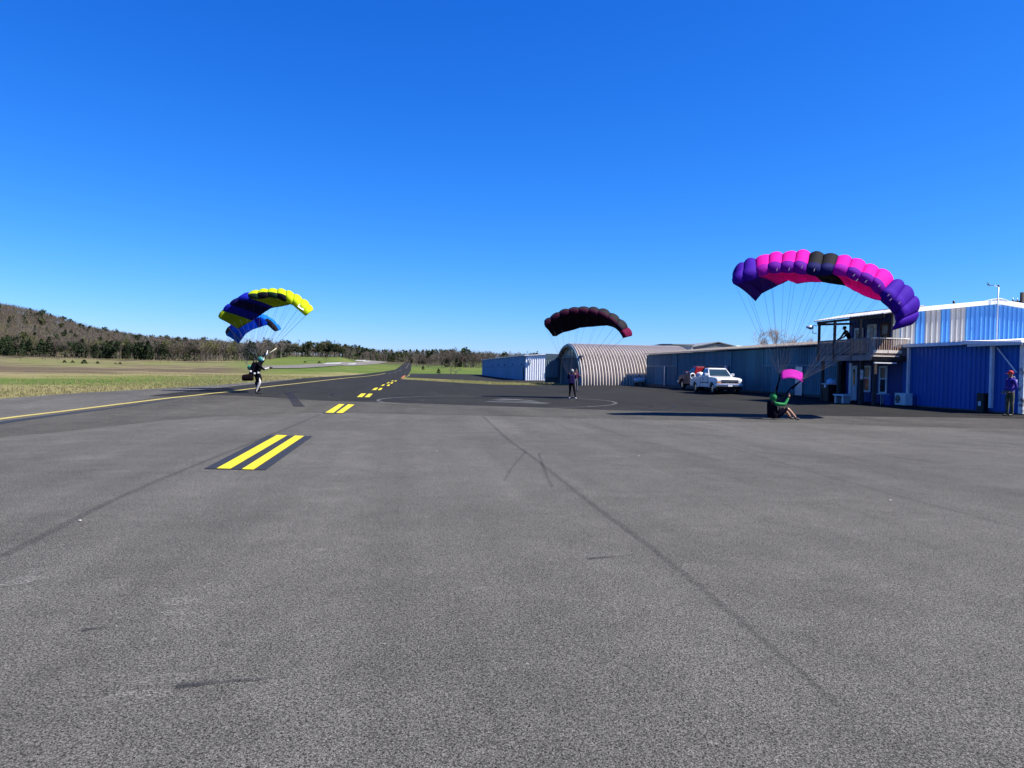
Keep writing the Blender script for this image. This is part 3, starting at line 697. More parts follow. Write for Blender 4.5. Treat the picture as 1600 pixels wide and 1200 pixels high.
# weather vane pole
wv = thing('weather_pole', 'thin pole with wind vane clamped to the striped gable', 'weather vane', (30.75, YG - .42, 3.7)); ow = wv.location
zt = PD(1549.5, 447, 40.5).z
mb = MB(ow); mb.tube([(30.75, YG - .42, 3.7), (30.75, YG - .42, zt)], .03); mb.build('pole', M['galv'], wv)
mb = MB(ow); mb.tube([(30.75, YG - .42, zt - .05), (30.5, YG - .5, zt - .02), (30.45, YG - .5, zt + .02)], .018, 6); mb.build('arm', M['galv'], wv)
mb = MB(ow); mb.tube([(30.6, YG - .42, zt), (30.45, YG - .46, zt + .03)], .015, 6); mb.tube([(30.2, YG - .46, zt - .02), (30.08, YG - .46, zt + .16)], .02, 6); mb.tube([(30.32, YG - .46, zt + .02), (30.05, YG - .46, zt + .04)], .02, 6); mb.tube([(30.45, YG - .46, zt + .02), (30.05, YG - .46, zt + .03)], .014, 6); mb.build('vane', M['black'], wv)
mb = MB(ow); mb.ball((30.75, YG - .42, zt), .06); mb.build('cap', M['black'], wv)
mb = MB(ow); mb.bar((30.5, YG - .5, 5.62), (30.9, YG - .4, 5.5), .04, .04); mb.build('clamp', M['galv'], wv)

# --- blue lean-to in front of the hall
YL0, YL1 = 28.55, 36.2; ZL = 3.14
lt = thing('lean_to', 'deep blue ribbed lean-to with white eave behind the man in the red cap', 'building', (27, 33, .15)); ol = lt.location
mb = MB(ol); mb.prism([(XW + .06, 0), (38, 0), (38, 4.1), (XW + .06, ZL - .06)], YL0 + .06, YG - .05, 'y'); mb.build('inner_wall', M['dark'], lt)
sheets(lt, (XW, YL0 + .02), A_N, YL1 - YL0 - .04, .22, ZL - .03, .6, .3, .045, M['deep_blue'])
sheets(lt, (38, YL0), A_W, 38 - XW, .02, 4.0, .9, .3, .045, M['deep_blue'], tops=lambda s: ZL + .075 * (38 - s - XW + .0) - .05 if False else ZL + .075 * max(0, (38 - XW - s)) - .05)
mb = MB(ol); mb.box((XW - .03, YL0 + .01, -.2), (XW + .2, YL1, .215)); mb.build('foundation', M['foundation'], lt)
mb = MB(ol); mb.prism([(XW - .12, ZL), (38, ZL + .98), (38, ZL + 1.08), (XW - .12, ZL + .1)], YL0 - .1, YG - .04, 'y'); mb.build('roof', M['trim'], lt)
y_c = 31.6
mb = MB(ol); mb.prism([(XW - .30, ZL - .03), (XW - .125, ZL - .03), (XW - .125, ZL + .13), (XW - .26, ZL + .13), (XW - .30, ZL + .02)], y_c, YL1 + .1, 'y'); mb.build('gutter', M['frame'], lt)
mb = MB(ol); mb.hexa([(XW - .36, 28.2, ZL - .04), (XW + 9, 28.2, ZL + .1), (XW + 9, y_c - .01, ZL + .45), (XW - .36, y_c - .01, ZL + .0), (XW - .36, 28.2, ZL + .02), (XW + 9, 28.2, ZL + .16), (XW + 9, y_c - .01, ZL + .52), (XW - .36, y_c - .01, ZL + .17)]); mb.build('canopy_sheet', M['trim'], lt)
mb = MB(ol); mb.box((XW - .4, 28.1, ZL - .12), (XW - .365, y_c - .4, ZL - .02)); mb.build('canopy_lip', M['galv'], lt)
for y, w in ((35.55, .12), (30.0, .13)):
    mb = MB(ol); mb.box((XW - .2, y - w / 2, .55 if y > 33 else .35), (XW - .2 + w, y + w / 2, ZL - .05)); mb.build('downpipe', M['frame'], lt)
mb = MB(ol); mb.bar((XW - .12, 29.75, ZL - .2), (XW - .12, 28.65, ZL - 1.25), .04, .05); mb.build('diagonal_brace', M['frame'], lt)
mb = MB(ol); mb.box((XW - .12, 28.28, .2), (XW + .4, 28.52, ZL - .1)); mb.build('corner_post', M['rust'], lt)
bx = tag(board('utility_box', (XW - .32, 30.2, gz(25, 30.3) - .02), (XW - .06, 30.62, .98), M['black'], None, .015, (XW - .2, 30.4, .1)), 'small dark box on the ground by the pale downpipe', 'box')
mb = MB(); mb.box((XW - .334, 30.35, .42), (XW - .322, 30.5, .62)); 
o = mb.build('sticker', M['frame'], None); o.parent = bx; o.location = -bx.location
tk = MB(); 

# --- balcony house between the lean-to and the long hangar
bh = thing('balcony_building', 'dark blue two storey office with a wooden balcony on timber posts', 'building', (26, 38.6, .2)); ob_ = bh.location
mb = MB(ob_); mb.box((XW + .06, 36.25, 0), (30, 41.3, 2.7)); mb.box((XW + .06, 37.2, 2.74), (25.4, 41.1, 4.9)); mb.build('inner_wall', M['dark'], bh)
M['office_blue'] = mat('office_blue_sheet', (.012, .032, .17), .5, island=.08)
sheets(bh, (XW, 36.25), A_N, 5.05, .2, 2.6, .9, .3, .03, M['office_blue'])
sheets(bh, (XW, 37.1), A_N, 4.0, 2.85, 5.0, .8, .27, .03, M['office_blue'])
sheets(bh, (25.44, 37.02), A_W, .3, 2.85, 5.1, .3, .3, .03, M['roof_grey'])
board('corner_trim', (XW - .06, 37.0, 2.8), (XW + .12, 37.14, 5.1), M['roof_grey'], bh)
# balcony deck
XB = 23.1; YB0, YB1 = 35.9, 40.8; ZD = 2.72
mb = MB(ob_); mb.box((XB - .02, YB0, 2.42), (XB + .05, YB1 + .25, 2.68)); mb.build('deck_beam', M['wood'], bh)
mb = MB(ob_); mb.box((XB + .06, YB0 - .02, 2.42), (XW - .05, YB0 + .04, 2.68)); mb.build('deck_beam', M['wood_dark'], bh)
for k in range(16):
    x = XB + .0 + k * .125; 
    if x + .115 < XW - .04: mb = MB(ob_); mb.box((x, YB0 - .05, 2.69), (x + .115, YB1 + .1, 2.73)); mb.build('deck_board', M['wood'], bh)
for k in range(9): mb = MB(ob_); y = YB0 + .3 + k * .58; mb.box((XB + .06, y, 2.44), (XW - .06, y + .05, 2.685)); mb.build('joist', M['wood_dark'], bh)
posts = [YB1, 39.2, 37.6, YB0]
for i, y in enumerate(posts):
    top = 4.66 if i < 2 else 3.6
    mb = MB(ob_); mb.box((XB - .07, y - .06, 2.45), (XB + .045, y + .05, top)); mb.build('balcony_post', M['wood_dark'] if i < 2 else M['wood'], bh)
mb = MB(ob_); mb.box((XB + .1, 37.0, 2.74), (XB + .2, 37.1, 4.66)); mb.build('balcony_post', M['wood_dark'], bh)
for i, (a, b) in enumerate(zip(posts, posts[1:])):
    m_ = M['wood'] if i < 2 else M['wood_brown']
    mb = MB(ob_); mb.box((XB - .03, b + .055, 3.47), (XB + .03, a - .065, 3.56)); mb.build('handrail', M['wood'], bh)
    mb = MB(ob_); mb.box((XB - .03, b + .055, 2.80), (XB + .03, a - .065, 2.88)); mb.build('bottom_rail', M['wood'], bh)
    n = 13
    for k in range(n):
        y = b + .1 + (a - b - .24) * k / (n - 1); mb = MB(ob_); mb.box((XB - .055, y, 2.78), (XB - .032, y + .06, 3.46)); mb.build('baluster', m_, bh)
# end of the balcony facing the apron's near side
mb = MB(ob_); mb.box((XB - .03, YB0 - .08, 3.53), (XW + .1, YB0 + .02, 3.58)); mb.build('handrail', M['wood_pale'], bh)
for k in range(16):
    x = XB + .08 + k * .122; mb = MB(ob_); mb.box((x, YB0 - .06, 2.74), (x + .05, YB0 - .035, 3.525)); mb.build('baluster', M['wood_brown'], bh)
for a, b in ((XB + .1, XB + .88), (XB + .92, XW - .35)): board('pale_board', (a, YB0 - .10, 2.80), (b, YB0 - .065, 2.95), M['wood_pale'], bh)
board('pale_board', (XB - .0, YB0 - .14, 2.62), (XW - .5, YB0 - .055, 2.675), M['wood_pale'], bh)
board('tube_lamp', (XB + .05, YB0 - .3, 2.27), (XW - .75, YB0 - .2, 2.33), M['trim'], bh)
# balcony roof
mb = MB(ob_); mb.hexa([(XB - .2, 34.6, 4.66), (XW + .0, 34.6, 5.1), (XW + .0, YB1 + .3, 5.1), (XB - .2, YB1 + .3, 4.66), (XB - .2, 34.6, 4.70), (XW, 34.6, 5.14), (XW, YB1 + .3, 5.14), (XB - .2, YB1 + .3, 4.70)]); mb.build('balcony_roof', M['roof_pale'], bh)
for k in range(22): y = 34.7 + k * .3; mb = MB(ob_); mb.bar((XB - .21, y, 4.715), (XW - .05, y, 5.145), .05, .03); mb.build('roof_rib', M['trim'], bh)
mb = MB(ob_); mb.box((XB - .06, 34.8, 4.53), (XB + .02, YB1 + .2, 4.652)); mb.build('roof_beam', M['wood_dark'], bh)
mb = MB(ob_); mb.box((XW + .003, 36.9, 5.02), (XW + .32, 41.3, 5.2)); mb.build('upper_roof', M['roof_grey'], bh)
mb = MB(ob_); mb.bar((XW - .05, YB1 + .2, 4.6), (XB, YB1 + .2, 4.5), .08, .12); mb.build('roof_beam', M['wood_dark'], bh)
# ground-floor posts
for y, x in ((40.5, XB + .1), (38.9, XB + .12), (38.3, XW - .9), (36.9, XB + .15), (35.95, XB + .3)):
    mb = MB(ob_); mb.box((x - .07, y - .07, gz(x, y) - .05), (x + .07, y + .07, 2.42)); mb.build('porch_post', M['wood_dark'], bh)
# windows and doors
def window(parent, y0, y1, z0, z1, x, split=True, gm=None, fm=None, name='window'):
    off = rel(parent); fm = fm or M['frame']; gm = gm or [M['curtained'], M['glass']]
    f = MB(off); t = .09
    f.box((x - .06, y0, z0), (x + .0, y0 + t, z1)); f.box((x - .06, y1 - t, z0), (x, y1, z1)); f.box((x - .058, y0 + t, z1 - t), (x, y1 - t, z1)); f.box((x - .058, y0 + t, z0), (x, y1 - t, z0 + t))
    zm = (z0 + z1) / 2 + .05
    if split: f.box((x - .057, y0 + t, zm - .03), (x, y1 - t, zm + .03))
    fo = f.build(name, fm, parent); fo.location = (0, 0, 0) if False else Vector((0, 0, 0))
    for k, (a, b) in enumerate(((zm + .031, z1 - t - .001), (z0 + t + .001, zm - .031)) if split else ((z0 + t, z1 - t),)):
        g = MB(off); g.box((x - .03, y0 + t + .001, a), (x - .012, y1 - t - .001, b)); go = g.build('pane', gm[k % 2], fo); go.location = (0, 0, 0)
    return fo
def at_wall(px, x=XW):            # Y of the wall seen in that column
    v = ray(px, 590); return v.y / v.x * x
window(bh, at_wall(1388), at_wall(1376), .72, 2.18, XW - .05)
window(bh, at_wall(1362.5), at_wall(1351), .75, 2.2, XW - .05)
window(bh, at_wall(1389), at_wall(1376), 3.1, 4.45, XW - .05, fm=M['wood_dark'])
window(bh, at_wall(1349), at_wall(1336), 3.0, 4.3, XW - .05, False, fm=M['galv'])
up = MB(ob_); up.box((XW - .1, at_wall(1369), 2.76), (XW - .045, at_wall(1355), 4.45)); up = up.build('door', M['door_pale'], bh)
mb = MB(ob_); mb.box((XW - .13, at_wall(1366), 3.5), (XW - .102, at_wall(1360), 4.3)); g_ = mb.build('pane', M['curtained'], up)
d0, d1 = at_wall(1341), at_wall(1333.5)
dr = MB(ob_); dr.box((XW - .1, d0, .25), (XW - .045, d1, 2.2)); dr = dr.build('door', M['door_pale'], bh)
mb = MB(ob_); mb.box((XW - .13, d0 + .16, 1.1), (XW - .102, d1 - .16, 2.0)); mb.build('pane', M['glass'], dr)
mb = MB(ob_); mb.ball((XW - .15, d0 + .1, 1.12), .04, 0, 8, 5); mb.build('door_knob', M['galv'], dr)
board('door_frame', (XW - .13, at_wall(1333.3), .2), (XW - .03, at_wall(1329.5), 2.35), M['frame'], bh)
# paper notices on the timber post
nt = MB(Vector((XB + .2, 36.82, 1.7))); nt.box((XB + .07, 36.815, 1.45), (XB + .23, 36.829, 1.95)); nt = tag(nt.build('notice_board', M['wood_pale'], None), 'yellowish papers pinned to a timber post under the balcony', 'notice')
for k in range(2):
    mb = MB(nt.location); mb.box((XB + .09, 36.80, 1.5 + k * .24), (XB + .2, 36.814, 1.68 + k * .24)); mb.build('paper', M['trim'], nt)

# things under the balcony
def local(name, label, cat, x, y, rz=0, group=None): return thing(name, label, cat, (x, y, gz(x, y)), rz, group)
def lb(parent, name, lo, hi, m, bev=.0): mb = MB(); mb.box(lo, hi); return mb.build(name, m, parent, bevel=bev)
tb = local('trash_bin', 'black rubbish bin with a bulging pale bag under the balcony', 'bin', 23.4, 40.0)
mb = MB(); mb.add([(-.28,-.28,0),(.28,-.28,0),(.28,.28,0),(-.28,.28,0),(-.34,-.34,.95),(.34,-.34,.95),(.34,.34,.95),(-.34,.34,.95)], [(0,3,2,1),(4,5,6,7),(0,1,5,4),(1,2,6,5),(2,3,7,6),(3,0,4,7)]); mb.build('bin_body', M['black'], tb, bevel=.03)
lb(tb, 'rim', (-.36, -.36, .955), (.36, .36, 1.0), M['frame'], .01)
mb = MB(); mb.ball((.08, 0, 1.1), (.3, .3, .2), 0, 14, 9, lambda v: 1 + .14 * math.sin(6 * v.x + 2) * math.cos(5 * v.y)); mb.build('bag', mat('pale_blue_plastic_bag', (.30, .45, .60), .3), tb)
lb(tb, 'sticker', (-.352, -.1, .78), (-.342, .06, .93), M['trim'])
ch = local('plastic_chair', 'low dark backed chair beside the black bin under the balcony', 'chair', 23.6, 39.0)
lb(ch, 'backrest', (-.25, .2, .62), (.25, .26, 1.02), M['black'], .02); lb(ch, 'seat', (-.27, -.27, .42), (.27, .26, .48), M['frame'], .02)
for a in (-.23, .19):
    for b in (-.23, .2): lb(ch, 'leg', (a, b, 0), (a + .05, b + .05, .42), M['galv'])
bc = local('bench', 'pale topped bench with two slab legs in front of the dark chair', 'bench', 23.2, 38.4)
lb(bc, 'seat', (-.3, -.5, .40), (.2, .5, .47), M['frame'], .01)
for b in (-.4, .28): lb(bc, 'leg', (-.24, b, 0), (.14, b + .14, .40), M['galv'])
st = local('side_table', 'small thin topped table against the office wall below the left window', 'table', 24.5, 36.95)
lb(st, 'table_top', (-.28, -.3, .55), (.25, .3, .58), M['frame'])
for a in (-.24, .19):
    for b in (-.26, .22): lb(st, 'leg', (a, b, 0), (a + .03, b + .03, .55), M['galv'])
tbk = local('storage_tub', 'blue plastic tub beside the air conditioner', 'tub', 24.5, 36.25)
mb = MB(); mb.add([(-.2,-.2,0),(.2,-.2,0),(.2,.2,0),(-.2,.2,0),(-.26,-.26,.5),(.26,-.26,.5),(.26,.26,.5),(-.26,.26,.5)], [(0,3,2,1),(4,5,6,7),(0,1,5,4),(1,2,6,5),(2,3,7,6),(3,0,4,7)]); mb.build('tub_body', mat('blue_plastic', (.02, .07, .30), .4), tbk, bevel=.02); lb(tbk, 'lid', (-.28, -.28, .505), (.28, .28, .54), mat('blue_lid', (.03, .10, .35), .4), .01)
ac = local('air_conditioner', 'pale boxy air conditioner with round dark fan beside the blue tub', 'air conditioner', 24.6, 35.35)
lb(ac, 'casing', (-.2, -.42, .06), (.2, .42, .66), mat('pale_casing', (.42, .55, .60), .5), .02)
mb = MB(); mb.prism([(.2 * math.cos(a), .36 + .2 * math.sin(a)) for a in [k * math.pi / 10 for k in range(20)]], -.215, -.203, 'x'); o = mb.build('fan', M['black'], ac); o.location.y = .16
for k in range(5): lb(ac, 'grille_bar', (-.222, -.02, .22 + k * .07), (-.217, .34, .235 + k * .07), M['galv'])
lb(ac, 'foot', (-.2, -.36, 0), (.2, -.28, .06), M['black']); lb(ac, 'foot', (-.2, .28, 0), (.2, .36, .06), M['black'])
lp = thing('flood_lamp', 'small floodlight on a bent bracket at the balcony roof corner', 'lamp', (XB - .12, YB1 + .1, 4.42))
mb = MB(); mb.tube([(0, 0, .0), (-.22, 0, 0), (-.22, 0, -.42), (0, 0, -.42)], .03, 6); mb.build('bracket', M['galv'], lp)
mb = MB(); mb.tube([(-.2, 0, -.12), (-.36, 0, -.10), (-.62, 0, -.08)], [.05, .13, .05], 10); mb.build('lamp_head', M['galv'], lp)
# utility pole behind the hall
uq = PD(1594.5, 560, 62); up_ = thing('utility_pole', 'dark timber pole with insulators behind the hall roof at the right', 'pole', (uq.x, uq.y, 0))
zt = PD(1594.5, 457, 62).z
mb = MB(); mb.tube([(0, 0, -.3), (0, 0, zt)], [.22, .17], 10); mb.build('pole', M['wood_dark'], up_)
mb = MB(); mb.bar((-.9, 0, zt - .75), (.9, 0, zt - .75), .1, .12); mb.build('crossarm', M['wood_dark'], up_)
for x in (-.85, -.45, .3, .8): mb = MB(); mb.tube([(x, 0, zt - .69), (x, 0, zt - .48)], [.05, .035], 6); mb.build('insulator', M['galv'], up_)

# ------------------------------------------------------------------ vehicles
M['white_car'] = mat('white_car_paint', (.48, .50, .53), .25, var=.03, spec=.6)
M['red_car'] = mat('dark_red_car_paint', (.17, .004, .010), .35, var=.05, spec=.2)
M['tyre'] = mat('tyre_rubber', (.018, .018, .019), .85)
M['rim'] = mat('alloy_rim', (.55, .56, .58), .3, .7)
M['chrome'] = mat('chrome', (.72, .73, .75), .15, .9)
M['car_glass'] = mat('car_glass', (.015, .03, .035), .03, spec=1.)
M['lamp_glass'] = mat('headlight_glass', (.75, .77, .80), .08, .3, spec=1.)
M['amber'] = mat('amber_lens', (.7, .25, .03), .2)
M['trim_dark'] = mat('dark_blue_trim', (.01, .02, .05), .4)
M['under'] = mat('underbody', (.012, .012, .013), .9)
def pickup(name, label, loc, rz, paint, group=None):
    """nose along +x, 5.75 m long, 1.98 m wide"""
    t = thing(name, label, 'pickup', loc, rz, group); W = .97
    def arc(xc, r, n=9): return [(xc + r * math.cos(math.pi * k / n), .40 + r * math.sin(math.pi * k / n)) for k in range(n + 1)]
    xf, xr_, rw_ = 1.85, -1.75, .46
    low = .50
    # body side outline (x, z), from the front bumper line round over the bonnet and back along the sill
    def extr(name, poly, w0, w1, m, bev=.03, taper=0.):
        mb = MB(); n = len(poly)
        vs = [(x, -w0, z) for x, z in poly] + [(x, w0, z) for x, z in poly]
        fs = [tuple(range(n)), tuple(range(2*n-1, n-1, -1))] + [(i, i+n, (i+1) % n + n, (i+1) % n) for i in range(n)]
        mb.add(vs, fs); me = mb.mesh(name, m); bm = bmesh.new(); bm.from_mesh(me)
        ed = [e for e in bm.edges if len(e.link_faces) == 2 and e.calc_face_angle(0) > .6 and max(v.co.z for v in e.verts) > .7]
        bmesh.ops.bevel(bm, geom=ed, offset=bev, segments=3, affect='EDGES', clamp_overlap=True)
        for v in bm.verts:                      # sides lean in a little towards the belt line
            if v.co.z > .75: v.co.y *= 1 - .05 * (v.co.z - .75)
            if v.co.x > 1.9: v.co.y *= 1 - .06 * (v.co.x - 1.9) ** 1.5
        bmesh.ops.triangulate(bm, faces=[f for f in bm.faces if len(f.verts) > 4])
        bm.to_mesh(me); bm.free(); return link(name, me, t)
    front = [(2.72, .58), (2.74, .98), (2.66, 1.09), (2.3, 1.15), (1.15, 1.22), (.95, 1.24), (-.60, 1.22), (-.60, .46)] + [(1.2, .46)] + arc(xf, rw_)[::-1] + [(2.45, .52)]
    body = extr('body', front, W, W, paint)
    bed = [(-.63, .48), (-.63, 1.18), (-2.86, 1.18), (-2.90, .60), (-2.6, .52), (xr_ - rw_ - .02, .46)] + arc(xr_, rw_)[::-1]
    # bed box: side walls, floor, tailgate
    for s in (-1, 1):
        mb = MB(); n = len(bed); vs = [(x, s * (W - .12), z) for x, z in bed] + [(x, s * W, z) for x, z in bed]
        mb.add(vs, [tuple(range(n)), tuple(range(2*n-1, n-1, -1))] + [(i, i+n, (i+1) % n + n, (i+1) % n) for i in range(n)])
        me = mb.mesh('bed_side', paint); bm = bmesh.new(); bm.from_mesh(me); bmesh.ops.triangulate(bm, faces=[f for f in bm.faces if len(f.verts) > 4]); bm.to_mesh(me); bm.free(); link('bed_side', me, t)
    lb(t, 'bed_floor', (-2.85, -W + .125, .62), (-.64, W - .125, .70), M['under']); lb(t, 'tailgate', (-2.90, -W + .125, .66), (-2.84, W - .125, 1.18), paint, .01)
    # cab: shell of roof, pillars
    cb = [(.98, 1.235), (.30, 1.80), (-.42, 1.83), (-.58, 1.22)]; wl, wu = .90, .70
    mb = MB()
    def cp(x, z, s): k = (z - 1.22) / .6; return (x, s * (wl + (wu - wl) * k), z)
    low4 = [cp(.98, 1.22, -1), cp(.98, 1.22, 1), cp(-.60, 1.22, 1), cp(-.60, 1.22, -1)]; up4 = [cp(.30, 1.78, -1), cp(.30, 1.78, 1), cp(-.50, 1.79, 1), cp(-.50, 1.79, -1)]
    mb.hexa(low4 + up4); cab = mb.build('cab', paint, t, bevel=.03)
    mb = MB(); mb.hexa([cp(.34, 1.78, -1), cp(.34, 1.78, 1), cp(-.52, 1.79, 1), cp(-.52, 1.79, -1), (.22, -.62, 1.86), (.22, .62, 1.86), (-.46, .62, 1.86), (-.46, -.62, 1.86)]); mb.build('roof', paint, t, bevel=.02)
    def pane(name, q, push, m=M['car_glass']):
        mb = MB(); q = [Vector(p) for p in q]; nr = (q[1] - q[0]).cross(q[3] - q[0]).normalized() * push
        mb.hexa([p - nr * 2 for p in q] + [p + nr for p in q]); return mb.build(name, m, t)
    def on(x, z, s): return Vector(cp(x, z, s))
    def wsx(z): return .98 - (z - 1.22) / .56 * .68
    pane('windscreen', [(wsx(1.27), -.80, 1.27), (wsx(1.27), .80, 1.27), (wsx(1.74), .66, 1.74), (wsx(1.74), -.66, 1.74)], .012)
    for s in (-1, 1):
        e = .012 * s
        a = [on(.80, 1.27, s), on(.12, 1.27, s), on(.12, 1.74, s), on(.28, 1.74, s)]; b = [on(.05, 1.27, s), on(-.48, 1.27, s), on(-.42, 1.74, s), on(.05, 1.74, s)]
        for nm, q in (('side_window', a), ('side_window', b)):
            mb = MB(); nn = Vector((0, s, .33)).normalized() * .012
            mb.hexa([p - nn for p in q] + [p + nn for p in q]); mb.build(nm, M['car_glass'], t)
        lb(t, 'side_stripe', (-.58, s * (W + .004) - .008, .74), (1.3, s * (W + .004) + .008, .81), M['trim_dark'])
        lb(t, 'door_handle', (.02, s * (W - .01) - .015, 1.05), (.16, s * (W - .01) + .02, 1.10), M['black'])
        lb(t, 'door_gap', (.93, s * (W - .004) - .008, .52), (.945, s * (W - .004) + .006, 1.17), M['under'])
        lb(t, 'door_gap', (-.10, s * (W - .004) - .008, .52), (-.085, s * (W - .004) + .006, 1.17), M['under'])
        mb = MB(); mb.box((.66, s * 1.0 - .13, 1.27), (.78, s * 1.0 + .13, 1.47)); mi = mb.build('mirror', paint if s > 0 else paint, t, bevel=.03)
        lb(mi, 'mirror_glass', (.648, s * 1.0 - .10, 1.30), (.658, s * 1.0 + .10, 1.44), M['chrome'])
        for xc in (xf, xr_):
            wh = bpy.data.objects.new('wheel', None); COL.objects.link(wh); wh.parent = t; wh.location = (xc, s * (W - .13), .38)
            mb = MB(); pr = [(.0, .25), (-.11, .26), (-.13, .33), (-.10, .375), (.10, .375), (.13, .33), (.11, .26), (.0, .25)]
            rows = [[(r * math.cos(a), y, r * math.sin(a)) for y, r in pr] for a in [2 * math.pi * k / 24 for k in range(25)]]; mb.grid(rows, 0, True); mb.build('tyre', M['tyre'], wh)
            mb = MB(); mb.prism([(.25 * math.cos(2 * math.pi * k / 20), .25 * math.sin(2 * math.pi * k / 20)) for k in range(20)], -.06, .06, 'y'); mb.build('rim', M['rim'], wh)
            for k in range(5):
                a = 2 * math.pi * k / 5 + .3; mb = MB(); yy = s * .075; mb.bar((.05 * math.cos(a), yy, .05 * math.sin(a)), (.235 * math.cos(a), yy, .235 * math.sin(a)), .07, .03, up=(0, 1, 0)); mb.build('spoke', M['chrome'], wh)
            mb = MB(); rr = rw_
            rows = []
            for k in range(13):
                a = math.pi * k / 12; rows.append([(xc + rr * math.cos(a), s * (W - .04), .40 + rr * math.sin(a)), (xc + rr * math.cos(a), s * (W + .025), .40 + rr * math.sin(a)), (xc + (rr + .045) * math.cos(a), s * (W + .018), .40 + (rr + .045) * math.sin(a)), (xc + (rr + .055) * math.cos(a), s * (W - .01), .40 + (rr + .055) * math.sin(a))])
            mb.grid(rows, 0, True); mb.build('wheel_arch', paint, t)
    for xc in (xf, xr_): lb(t, 'axle', (xc - .07, -W + .3, .30), (xc + .07, W - .3, .44), M['under'])
    lb(t, 'chassis', (-2.6, -.55, .36), (2.4, .55, .50), M['under'])
    # face
    lb(t, 'grille', (2.70, -.62, .80), (2.755, .62, 1.02), M['black'], .01)
    lb(t, 'grille_bar', (2.735, -.66, .885), (2.775, .66, .935), M['chrome'], .01)
    for s in (-1, 1):
        mb = MB(); mb.hexa([(2.60, s * .64, .90), (2.60, s * .925, .90), (2.74, s * .90, .90), (2.768, s * .64, .90), (2.60, s * .64, 1.02), (2.60, s * .92, 1.02), (2.70, s * .90, 1.02), (2.75, s * .64, 1.02)]); mb.build('headlight', M['lamp_glass'], t)
        mb = MB(); mb.hexa([(2.60, s * .64, .80), (2.60, s * .93, .80), (2.74, s * .91, .80), (2.77, s * .64, .80), (2.60, s * .64, .885), (2.60, s * .93, .885), (2.74, s * .91, .885), (2.768, s * .64, .885)]); mb.build('turn_signal', M['amber'] if s < 0 else M['lamp_glass'], t)
        lb(t, 'rear_light', (-2.92, s * .88 - .06, .80), (-2.885, s * .88 + .06, 1.12), mat('red_lens', (.35, .01, .01), .2))
    lb(t, 'bumper', (2.62, -.98, .52), (2.86, .98, .70), M['chrome'], .04); lb(t, 'bumper_lower', (2.58, -.93, .34), (2.74, .93, .515), M['black'], .03)
    lb(t, 'licence_plate', (2.865, -.16, .55), (2.872, .16, .67), M['trim'])
    lb(t, 'rear_bumper', (-3.02, -.93, .46), (-2.91, .93, .62), M['chrome'], .03)
    mb = MB(); mb.box((.99, -.72, 1.236), (1.10, .72, 1.25)); mb.build('wiper_panel', M['under'], t)
    return t
wp = P(1129, 614.5)
pk = pickup('pickup_truck', 'white pickup truck parked facing the camera beside the long blue hangar', (21.9, 52.5, gz(21.9, 52.5)), R_(-90 - 2), M['white_car'])
pk.scale = (.96, .96, .96)
# load in the bed
ld = MB(); ld.ball((0, 0, 0), (.32, .42, .26), 0, 14, 9, lambda v: 1 + .16 * math.sin(7 * v.x + 1) * math.sin(6 * v.y + 2 * v.z))
lo = ld.build('white_bundle', mat('white_cloth', (.5, .5, .5), .9, bump=.4, bscale=8), None); lo.location = Vector((21.35, 54.0, 1.42)); tag(lo, 'crumpled white bundle poking above the side of the white pickup bed', 'bundle')
lr = MB(); lr.tube([(.24 * math.cos(a), 0, .2 * math.sin(a)) for a in [k * math.pi / 8 for k in range(17)]], .035, 8); lr2 = lr.build('white_hoop', M['trim'], None); lr2.location = Vector((20.98, 54.6, 1.38)); lr2.rotation_euler.z = .4; tag(lr2, 'white round hoop standing in the bed behind the pickup cab', 'hoop')
pk2 = pickup('pickup_truck', 'dark red pickup truck half hidden behind the white one', (23.45, 59.0, gz(23.45, 59.0)), R_(90 + 1), M['red_car'])
# small tank at the corner
vc = thing('fuel_tank', 'small white tank on dark legs where the arched hangar meets the blue hangar', 'tank', (24.15, 77.95, gz(24.15, 77.9)))
mb = MB(); mb.tube([(-.6, 0, .52), (-.52, 0, .55), (.5, 0, .58), (.6, 0, .56)], [.12, .24, .26, .14], 14); mb.build('tank_shell', M['white_car'], vc)
for x in (-.4, .32): lb(vc, 'leg', (x, -.18, 0), (x + .1, .18, .34), M['under'])
lb(vc, 'filler_cap', (-.05, -.06, .80), (.07, .06, .90), M['galv'])

